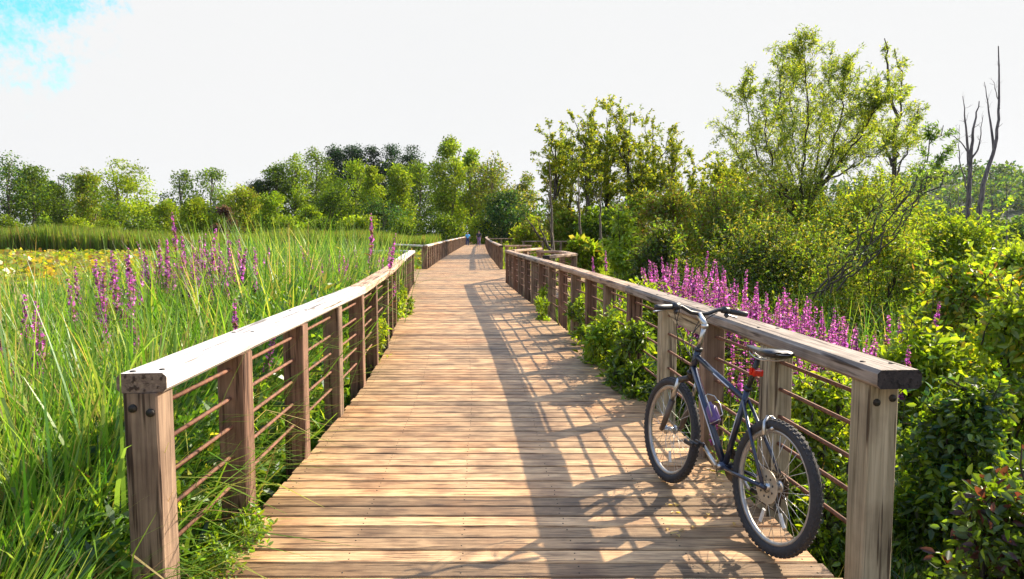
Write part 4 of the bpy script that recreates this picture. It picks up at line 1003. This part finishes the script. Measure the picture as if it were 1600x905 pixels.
bush(517, 'weed_clump', 'dark weeds behind the rear wheel under the railing', 1330, 720, 150, 3.9, [DG, MG, LG], 4200, .05, nl=26, cat='weeds')
bush(518, 'weed_clump', 'tall weeds below the magenta drift behind the fifth post', 1010, 440, 110, 9.4, [LG, MG, YG], 5000, .065, nl=26, cat='weeds')
# creepers spilling over the right edge of the deck
bush(520, 'vine', 'bright green creeper spilling over the right edge of the deck before the handlebar', 962, 478, 88, 8.4, [(.14, .26, .03), LG, YG], 4200, .085, ratio=.34, nl=26, cat='vine', z0=-.3, dY=1.0, stems=10, sr=.006)
bush(521, 'vine', 'dark creeper at the foot of the red-brown post', 993, 500, 70, 7.2, [DG, MG], 2200, .085, ratio=.4, nl=20, cat='vine', z0=-.3, dY=.7, stems=8, sr=.006)  # darker leaf greens than the creeper before it
bush(522, 'vine', 'narrow creeper farther along the right deck edge', 908, 470, 40, 10.6, [MG, LG, DG], 2200, .08, ratio=.36, nl=18, cat='vine', z0=-.3, dY=1.4, stems=8, sr=.006)
bush(523, 'vine', 'thin creeper at the far end of the near right railing', 850, 452, 26, 13.4, [LG, MG], 1500, .08, ratio=.4, nl=16, cat='vine', z0=-.3, dY=1.6, stems=6, sr=.006)
bush(524, 'vine', 'creeper climbing through the far posts of the near left railing', 628, 440, 24, 13.6, [LG, YG, MG], 1500, .08, ratio=.4, nl=16, cat='vine', z0=-.3, dY=1.6, stems=6, sr=.006)
bush(525, 'vine', 'small creeper between the middle posts of the near left railing', 588, 494, 30, 8.9, [LG, YG], 700, .06, ratio=.34, nl=12, cat='vine', z0=-.3, dY=.7, stems=6, sr=.006)
bush(526, 'weed', 'low leafy weed spilling onto the deck at the second left post', 372, 800, 84, 3.55, [(.12, .22, .03), LG], 520, .034, ratio=.5, nl=16, cat='weed', z0=-.12, dY=.22, stems=9, sr=.003)
bush(527, 'weed', 'trailing weed on the deck in the lower left between the first two posts', 318, 850, 90, 3.2, [(.10, .20, .03), MG, LG], 800, .032, ratio=.5, nl=18, cat='weed', z0=-.15, dY=.2, stems=9, sr=.003)

rng = np.random.default_rng(31)
def right_pts(n, ymin, ymax, off=.25, pxmax=1800):
    y = ymin * (ymax / ymin) ** rng.random(n); x0 = np.array([xr(q) for q in y]) + off; x1 = np.maximum((pxmax - 800) / F * y, x0 + .3)
    x = x0 + (x1 - x0) * rng.random(n); return np.stack([x, y, ground_z(x, y)], 1)
P = right_pts(30000, 2.6, 14); hr = np.interp(P[:, 1], [2.6, 5, 9, 14], [.55, .85, 1.25, 1.6]) * np.clip((P[:, 0] - np.array([xr(q) for q in P[:, 1]])) * .6 + .45, .4, 1)
P[:, 2] += hr * rng.random(len(P)) ** .8; D = unit(rng.normal(size=(len(P), 3)) + [0, 0, .2])
A = [leaf_arrays(rng, P, D, rng.uniform(.035, .08, len(P)), .42, pal(rng, len(P), [DG, MG, LG, (.10, .13, .03)]), fine=False)]
P = right_pts(9000, 2.6, 16); hr = np.interp(P[:, 1], [2.6, 5, 9, 16], [.6, 1.1, 1.5, 1.8]); n = len(P)
A.append(blade_arrays(rng, P, hr * rng.uniform(.6, 1.1, n), rng.uniform(.1, .9, n), .012 * rng.uniform(.6, 1.4, n), pal(rng, n, GC, GW), seg=4))
o = to_obj('undergrowth', A, M['leaf']); tag(o, 'mixed weeds and grass covering the ground right of the deck', 'undergrowth', kind='stuff')
P = right_pts(26000, 14, 120, .4, 1750); n = len(P); s = P[:, 1] / 20
A = [blade_arrays(rng, P, (.55 + .3 * np.minimum(s, 2)) * rng.uniform(.7, 1.2, n), rng.uniform(.1, .8, n), .03 * np.minimum(s, 4) * rng.uniform(.6, 1.4, n), pal(rng, n, [LG, MG, YG, (.2, .24, .08)]), seg=2)]
o = to_obj('meadow_grass', A, M['far']); tag(o, 'pale green marsh meadow reaching away on the right', 'grass', kind='stuff')

# ------------------------------------------------------------------ trees built limb by limb
def smooth_path(P, k=4, rng=None, jit=0):
    P = np.array(P, float); n = len(P); t = np.arange(n); tt = np.linspace(0, n - 1, (n - 1) * k + 1)
    Q = np.stack([np.interp(tt, t, P[:, j]) for j in range(3)], 1)
    for _ in range(2): Q[1:-1] = (Q[:-2] + 2 * Q[1:-1] + Q[2:]) / 4
    if rng is not None: Q[1:-1] += rng.normal(0, jit, (len(Q) - 2, 3))
    return Q
def limb_tree(seed, name, label, Y, base, limbs, leafcols, ntwig, twigL, leafn, leaf, ratio=.3, tstart=.3, bark='bark_dark', group=None, cat='tree', up=.35, mat='leaf', subn=4, w=None, wob=.16, jit=.05):
    rng = np.random.default_rng(seed); T = []; tips = []
    bp_ = at(base[0], base[1], Y); bp_[2] = GZ
    root = empty(name, tuple(bp_)); tag(root, label, cat, group)
    for (pts, r0) in limbs:
        W = [at(p[0], p[1], Y + p[2]) for p in pts]
        Q = smooth_path(W, 5, rng, jit); m_ = len(Q); rad = np.linspace(r0, max(.008, r0 * .14), m_); T.append((Q, rad))
        seg = np.gradient(Q, axis=0)
        for k in range(ntwig if ntwig else 0):
            t = tstart + (1 - tstart) * rng.random() ** .8; i = min(m_ - 1, int(t * (m_ - 1)))
            d = unit(unit(seg[i]) * .9 + rng.normal(0, .62, 3) + [0, 0, up]); Lk = twigL * (1.25 - .8 * t) * rng.uniform(.5, 1.2)
            tp = wander(rng, Q[i], d, Lk, 5, wob, up * .12); T.append((tp, np.linspace(max(.006, rad[i] * .3), .004, 6)))
            for s in range(subn):
                j = rng.integers(1, 6); d2 = unit(unit(tp[min(5, j)] - tp[j - 1]) + rng.normal(0, .6, 3) + [0, 0, up * .5])
                sp = wander(rng, tp[j], d2, Lk * .42 * rng.uniform(.5, 1.2), 3, .18, up * .1); T.append((sp, np.linspace(.005, .003, 4))); tips.append(sp)
            tips.append(tp[2:])
    link('trunk', tubes_mesh('trunk', T, 7), M[bark], root)
    if leafn and tips:
        PP = []; DD = []
        per = leafn / len(tips)
        for tp in tips:
            k = rng.poisson(per); 
            if k == 0: continue
            u = rng.random(k) * (len(tp) - 1); i = np.minimum(u.astype(int), len(tp) - 2); fr_ = (u - i)[:, None]
            p = tp[i] * (1 - fr_) + tp[i + 1] * fr_; dd = unit(tp[i + 1] - tp[i]) * .7 + rng.normal(0, .7, (k, 3)) - [0, 0, .15]
            PP.append(p + rng.normal(0, .03, (k, 3))); DD.append(dd)
        PP = np.concatenate(PP); DD = unit(np.concatenate(DD)); n = len(PP)
        to_obj('crown', [leaf_arrays(rng, PP, DD, leaf * rng.uniform(.6, 1.3, n), ratio, pal(rng, n, leafcols, w, .22), fine=False, droop=.2)], M[mat], root)
    return root
WG = [(.23, .30, .03), (.16, .23, .025), (.28, .33, .04), (.10, .16, .025)]
B = [(1246, 400, 0), (1250, 360, 0)]
limb_tree(601, 'willow_tree', 'large open willow with many rising limbs behind the loosestrife', 22, (1246, 400), [
    (B + [(1258, 325, 0), (1285, 288, 0), (1322, 235, .3), (1352, 190, .6)], .12),
    (B + [(1245, 320, .2), (1228, 240, .6), (1215, 150, 1.0), (1222, 75, 1.2)], .055),
    (B + [(1252, 300, -.2), (1262, 210, -.8), (1262, 130, -1.2), (1250, 70, -1.4)], .055),
    (B + [(1235, 330, -.4), (1195, 260, -1.0), (1168, 190, -1.5), (1155, 125, -1.6)], .05),
    (B + [(1220, 340, .5), (1180, 290, 1.2), (1150, 245, 1.8), (1138, 190, 2.0)], .045),
    ([(1262, 318, 0), (1278, 240, .8), (1292, 160, 1.4), (1302, 85, 1.6)], .045),
    ([(1270, 308, 0), (1300, 240, -1.0), (1318, 170, -1.6), (1322, 100, -1.8)], .045),
    ([(1285, 288, 0), (1330, 262, 1.0), (1372, 240, 1.5), (1400, 215, 1.8)], .035),
    ([(1290, 280, 0), (1335, 225, -1.2), (1360, 185, -1.8), (1372, 150, -1.9)], .035),
    ([(1245, 340, 0), (1222, 300, -1.5), (1200, 230, -2.6), (1198, 160, -3.0)], .04),
    ([(1255, 320, 0), (1240, 230, 2.0), (1238, 150, 2.6), (1240, 100, 2.8)], .04)],
    WG, 44, 1.5, 50000, .095, ratio=.30, tstart=.12, subn=5, up=.25)
limb_tree(602, 'tree', 'tall thin tree with two bare spires, right of the willow', 27, (1392, 400), [
    ([(1392, 400, 0), (1394, 300, 0), (1398, 200, 0), (1388, 110, 0), (1382, 60, 0)], .12),
    ([(1396, 240, 0), (1404, 180, .4), (1410, 120, .5), (1398, 75, .5)], .06),
    ([(1394, 260, 0), (1375, 210, .5), (1362, 165, .8)], .06), ([(1396, 250, 0), (1425, 195, -.4), (1438, 160, -.6)], .05), ([(1394, 290, 0), (1415, 240, .8), (1432, 205, 1.0)], .05)],
    WG, 15, .95, 3800, .12, ratio=.3, tstart=.25, subn=3, up=.2)
limb_tree(603, 'leaning_branch', 'slender leafy branch leaning right in front of the dead trees', 15, (1370, 420), [
    ([(1345, 420, 0), (1400, 340, 0), (1440, 270, 0), (1474, 196, 0)], .035), ([(1400, 340, 0), (1445, 300, .3), (1480, 230, .4)], .02)],
    [(.13, .22, .04), (.09, .16, .03)], 12, .6, 900, .10, ratio=.3, tstart=.5, subn=3)
limb_tree(604, 'bare_brush', 'fan of thin dark leaning stems right of the dark thicket', 11, (1290, 470), [
    ([(1262 + 9 * k, 470 - 3 * k, .1 * k), (1300 + 16 * k, 420 - 6 * k, .1 * k), (1345 + 21 * k, 350 - 10 * k, .15 * k), (1385 + 22 * k, 300 - 8 * k, .2 * k)], .016) for k in range(6)],
    [(.13, .2, .04)], 7, .5, 700, .07, ratio=.35, tstart=.3, subn=2, cat='brush')
limb_tree(605, 'dead_tree', 'tall forked dead tree with a curved trunk near the right edge', 40, (1532, 400), [
    ([(1532, 400, 0), (1530, 340, 0), (1535, 290, 0), (1555, 230, 0), (1562, 160, 0), (1560, 72, 0)], .19),
    ([(1553, 235, 0), (1546, 180, .3), (1538, 128, .4)], .08), ([(1562, 170, 0), (1556, 140, 0), (1552, 128, 0)], .03)],
    [MG], 5, .9, 0, .1, tstart=.4, subn=2, bark='bark_dead', group=None, jit=.02)
limb_tree(606, 'dead_tree', 'dead tree with three thin spires left of the tall forked one', 41, (1512, 400), [
    ([(1512, 400, 0), (1513, 330, 0), (1516, 250, 0), (1521, 200, 0), (1530, 158, 0)], .18), ([(1514, 260, 0), (1510, 200, 0), (1504, 150, 0)], .09), ([(1517, 250, 0), (1530, 230, 0), (1536, 180, 0)], .07), ([(1513, 300, 0), (1498, 250, 0), (1499, 195, 0)], .05), ([(1515, 240, 0), (1495, 215, 0), (1478, 208, 0)], .04)],
    [MG], 5, .8, 0, .1, tstart=.4, subn=2, bark='bark_dead', jit=.02)
for i, (px, ty) in enumerate([(1497, 285), (1548, 262), (1572, 270), (1484, 300)]):
    limb_tree(610 + i, 'dead_sapling', ['short dead sapling just left of the two big dead trees', 'short dead sapling between the big dead trees and the right edge', 'dead sapling closest to the right edge before the hill', 'lowest dead sapling left of the dead trees'][i], 44 + i, (px, 400),
      [([(px, 400, 0), (px + 2, 330, 0), (px - 1, ty, 0)], .06), ([(px + 1, 330, 0), (px + 9, ty + 15, 0)], .03)], [MG], 6, .8, 0, .1, bark='bark_dead', subn=2, jit=.02)

# sparse wood with bare trunks, right of the boardwalk end
SW = [(868, 206, 44, 52, 'thin leaning tree with a bare trunk at the left end of the sparse grove'), (892, 190, 50, 55, 'second thin tree of the sparse grove, leaves only at the top'), (918, 178, 56, 50, 'grey-trunked tree standing by the cross railing'),
      (948, 170, 66, 54, 'tree with a dark straight trunk in the middle of the sparse grove'), (985, 162, 78, 52, 'highest and broadest crown of the sparse grove'), (1020, 176, 62, 56, 'leafy tree right of the highest crown of the grove'),
      (1050, 214, 56, 54, 'lower dark tree at the right end of the sparse grove'), (1085, 240, 62, 50, 'rounded tree between the sparse grove and the willow'), (1120, 248, 46, 52, 'small tree just left of the willow'), (1150, 262, 60, 57, 'low tree seen through the willow')]
for i, (px, ty, wp, Y, lab) in enumerate(SW):
    rg_ = random.Random(i); k = 3 + i % 2
    LB = [([(px + rg_.uniform(-6, 2), 400, 0), (px - 2, 330, 0), (px + rg_.uniform(-4, 4), 270, 0), (px, ty + 14, 0)], .19)]
    for j in range(11):
        y0 = rg_.uniform(ty + 50, ty + 190); dx = rg_.uniform(-.5, .5) * wp; LB.append(([(px, y0, 0), (px + dx * .6, y0 - 28, rg_.uniform(-1, 1)), (px + dx, max(ty, y0 - rg_.uniform(45, 75)), rg_.uniform(-2.5, 2.5))], .07))
    limb_tree(630 + i, 'tree', lab, Y, (px, 400), LB, [(.20, .26, .02), (.12, .18, .02), (.30, .31, .03)], 9, 2.1, 8500 if i != 1 else 5500, .19, ratio=.5, tstart=.2, bark='bark_dark', subn=3, mat='far', group='trees of the sparse grove', up=.15)
for i, px in enumerate([862, 905, 938, 968]):
    limb_tree(650 + i, 'dead_snag', ['leaning dead trunk left of the cross railing', 'pale dead trunk behind the overlook railing', 'dead trunk with broken top in front of the grove', 'short dead trunk beside the bright bush'][i], 36 + i * 2, (px, 410),
      [([(px + 4, 420, 0), (px, 350, 0), (px - 4 + 3 * i, 250 + 20 * i, 0)], .11), ([(px, 330, 0), (px - 10, 280 + 10 * i, 0)], .04)], [MG], 6, .8, 0, .1, bark='bark', subn=2, jit=.03)
limb_tree(655, 'fallen_tree', 'bare fallen tree leaning across behind the far right railing', 33, (850, 400), [([(868, 402, 0), (845, 370, 0), (818, 335, 0)], .10), ([(850, 378, 0), (838, 340, 0)], .05), ([(868, 400, 0), (858, 360, 0), (856, 330, 0)], .06)], [MG], 7, .9, 0, .1, bark='bark_dark', subn=2)
for i, (px, ty, wp, Y, cols) in enumerate([(832, 338, 60, 62, (LG, YG, OL)), (880, 330, 60, 48, (OL, MG)), (935, 320, 80, 46, (MG, DG)), (1000, 290, 90, 47, (DG, MG, OL)), (1075, 290, 90, 45, (MG, OL)), (1140, 300, 90, 44, (DG, MG)), (905, 372, 60, 26, (LG, OL, MG)), (1460, 330, 60, 50, (MG, DG))]):
    far_tree(670 + i, ['yellowish brush beyond the far right railing', 'olive brush among the bare trunks of the grove', 'green brush filling the foot of the sparse grove', 'dark brush right of the middle of the sparse grove', 'olive brush behind the reddish bush', 'dark brush between the grove and the willow', 'light brush just outside the overlook railing', 'dark brush at the foot of the dead trees'][i],
             px, ty, wp, Y, 'round', cols, n=3000, leaf=.26, nl=18, base=0, cat='brush', name='brush', group=None, limbs=5, r=.05)

# overhanging twig at the top left, its tree standing outside the picture
limb_tree(690, 'tree', 'tree outside the left edge whose leaf tips reach into the top left corner', 12, (-230, 400), [
    ([(-230, 420, 0), (-225, 200, 0), (-200, 20, 0), (-190, -150, 0)], .14), ([(-210, 100, 0), (-110, 75, 0), (-30, 60, 0)], .04), ([(-205, 150, 0), (-110, 150, 0), (-22, 138, 0)], .04), ([(-205, 40, 0), (-330, -40, .8), (-420, -80, 1)], .05), ([(-200, 60, 0), (-240, -60, -1), (-280, -160, -1.5)], .05)],
    WG, 12, .5, 4200, .12, ratio=.5, tstart=.3, subn=3, up=.0)

# fallen leaves on the deck
rl = random.Random(12); r_ = np.random.default_rng(4)
lv = np_mesh('fallen_leaf', *leaf_arrays(r_, np.array([[0, 0, .006]]), np.array([[1.0, 0, 0]]), .05, .5, np.array([[.50, .40, .16]]), droop=.1, flat=1.0)); lv.materials.append(M['leaf'])
for k in range(16):
    px, py = rl.uniform(1040, 1150), rl.uniform(770, 842)
    if k == 0: px, py = 1102, 880
    b = (452.5 - py) / F; dz = -math.sin(TH) + b * math.cos(TH); dy = math.cos(TH) + b * math.sin(TH); t = -EYE / dz
    o = bpy.data.objects.new('fallen_leaf', lv); COL.objects.link(o); o.location = ((px - 800) / F * t, dy * t, .001); o.rotation_euler = (rl.uniform(-.3, .3), rl.uniform(-.3, .3), rl.uniform(0, 6.28)); s = rl.uniform(.4, 1.0); o.scale = (s,) * 3
    tag(o, 'pale fallen leaf lying alone on the deck left of the rear tyre' if k == 0 else 'pale fallen leaf scattered on the deck beneath the bicycle pedals', 'leaf', None if k == 0 else 'fallen leaves under the bicycle')

if HAZE:
    m, nt, N, L = new_mat('haze_air'); out = N.new('ShaderNodeOutputMaterial'); v = N.new('ShaderNodeVolumePrincipled'); v.inputs['Density'].default_value = HAZE; v.inputs['Color'].default_value = (.80, .88, 1, 1); v.inputs['Anisotropy'].default_value = .3
    L.new(v.outputs[0], out.inputs['Volume'])
    bm = bmesh.new(); bmesh.ops.create_cube(bm, size=1); me = bpy.data.meshes.new('haze'); bm.to_mesh(me); bm.free()
    o = link('haze', me, m); o.scale = (5200, 5200, 90); o.location = (0, 0, GZ - 3 + 45); tag(o, kind='stuff')
sc.cycles.max_bounces = 6; sc.cycles.transparent_max_bounces = 4; sc.cycles.diffuse_bounces = 3; sc.cycles.glossy_bounces = 2; sc.cycles.transmission_bounces = 4; sc.cycles.volume_bounces = 0
sc.cycles.sample_clamp_indirect = 6; sc.cycles.use_denoising = True
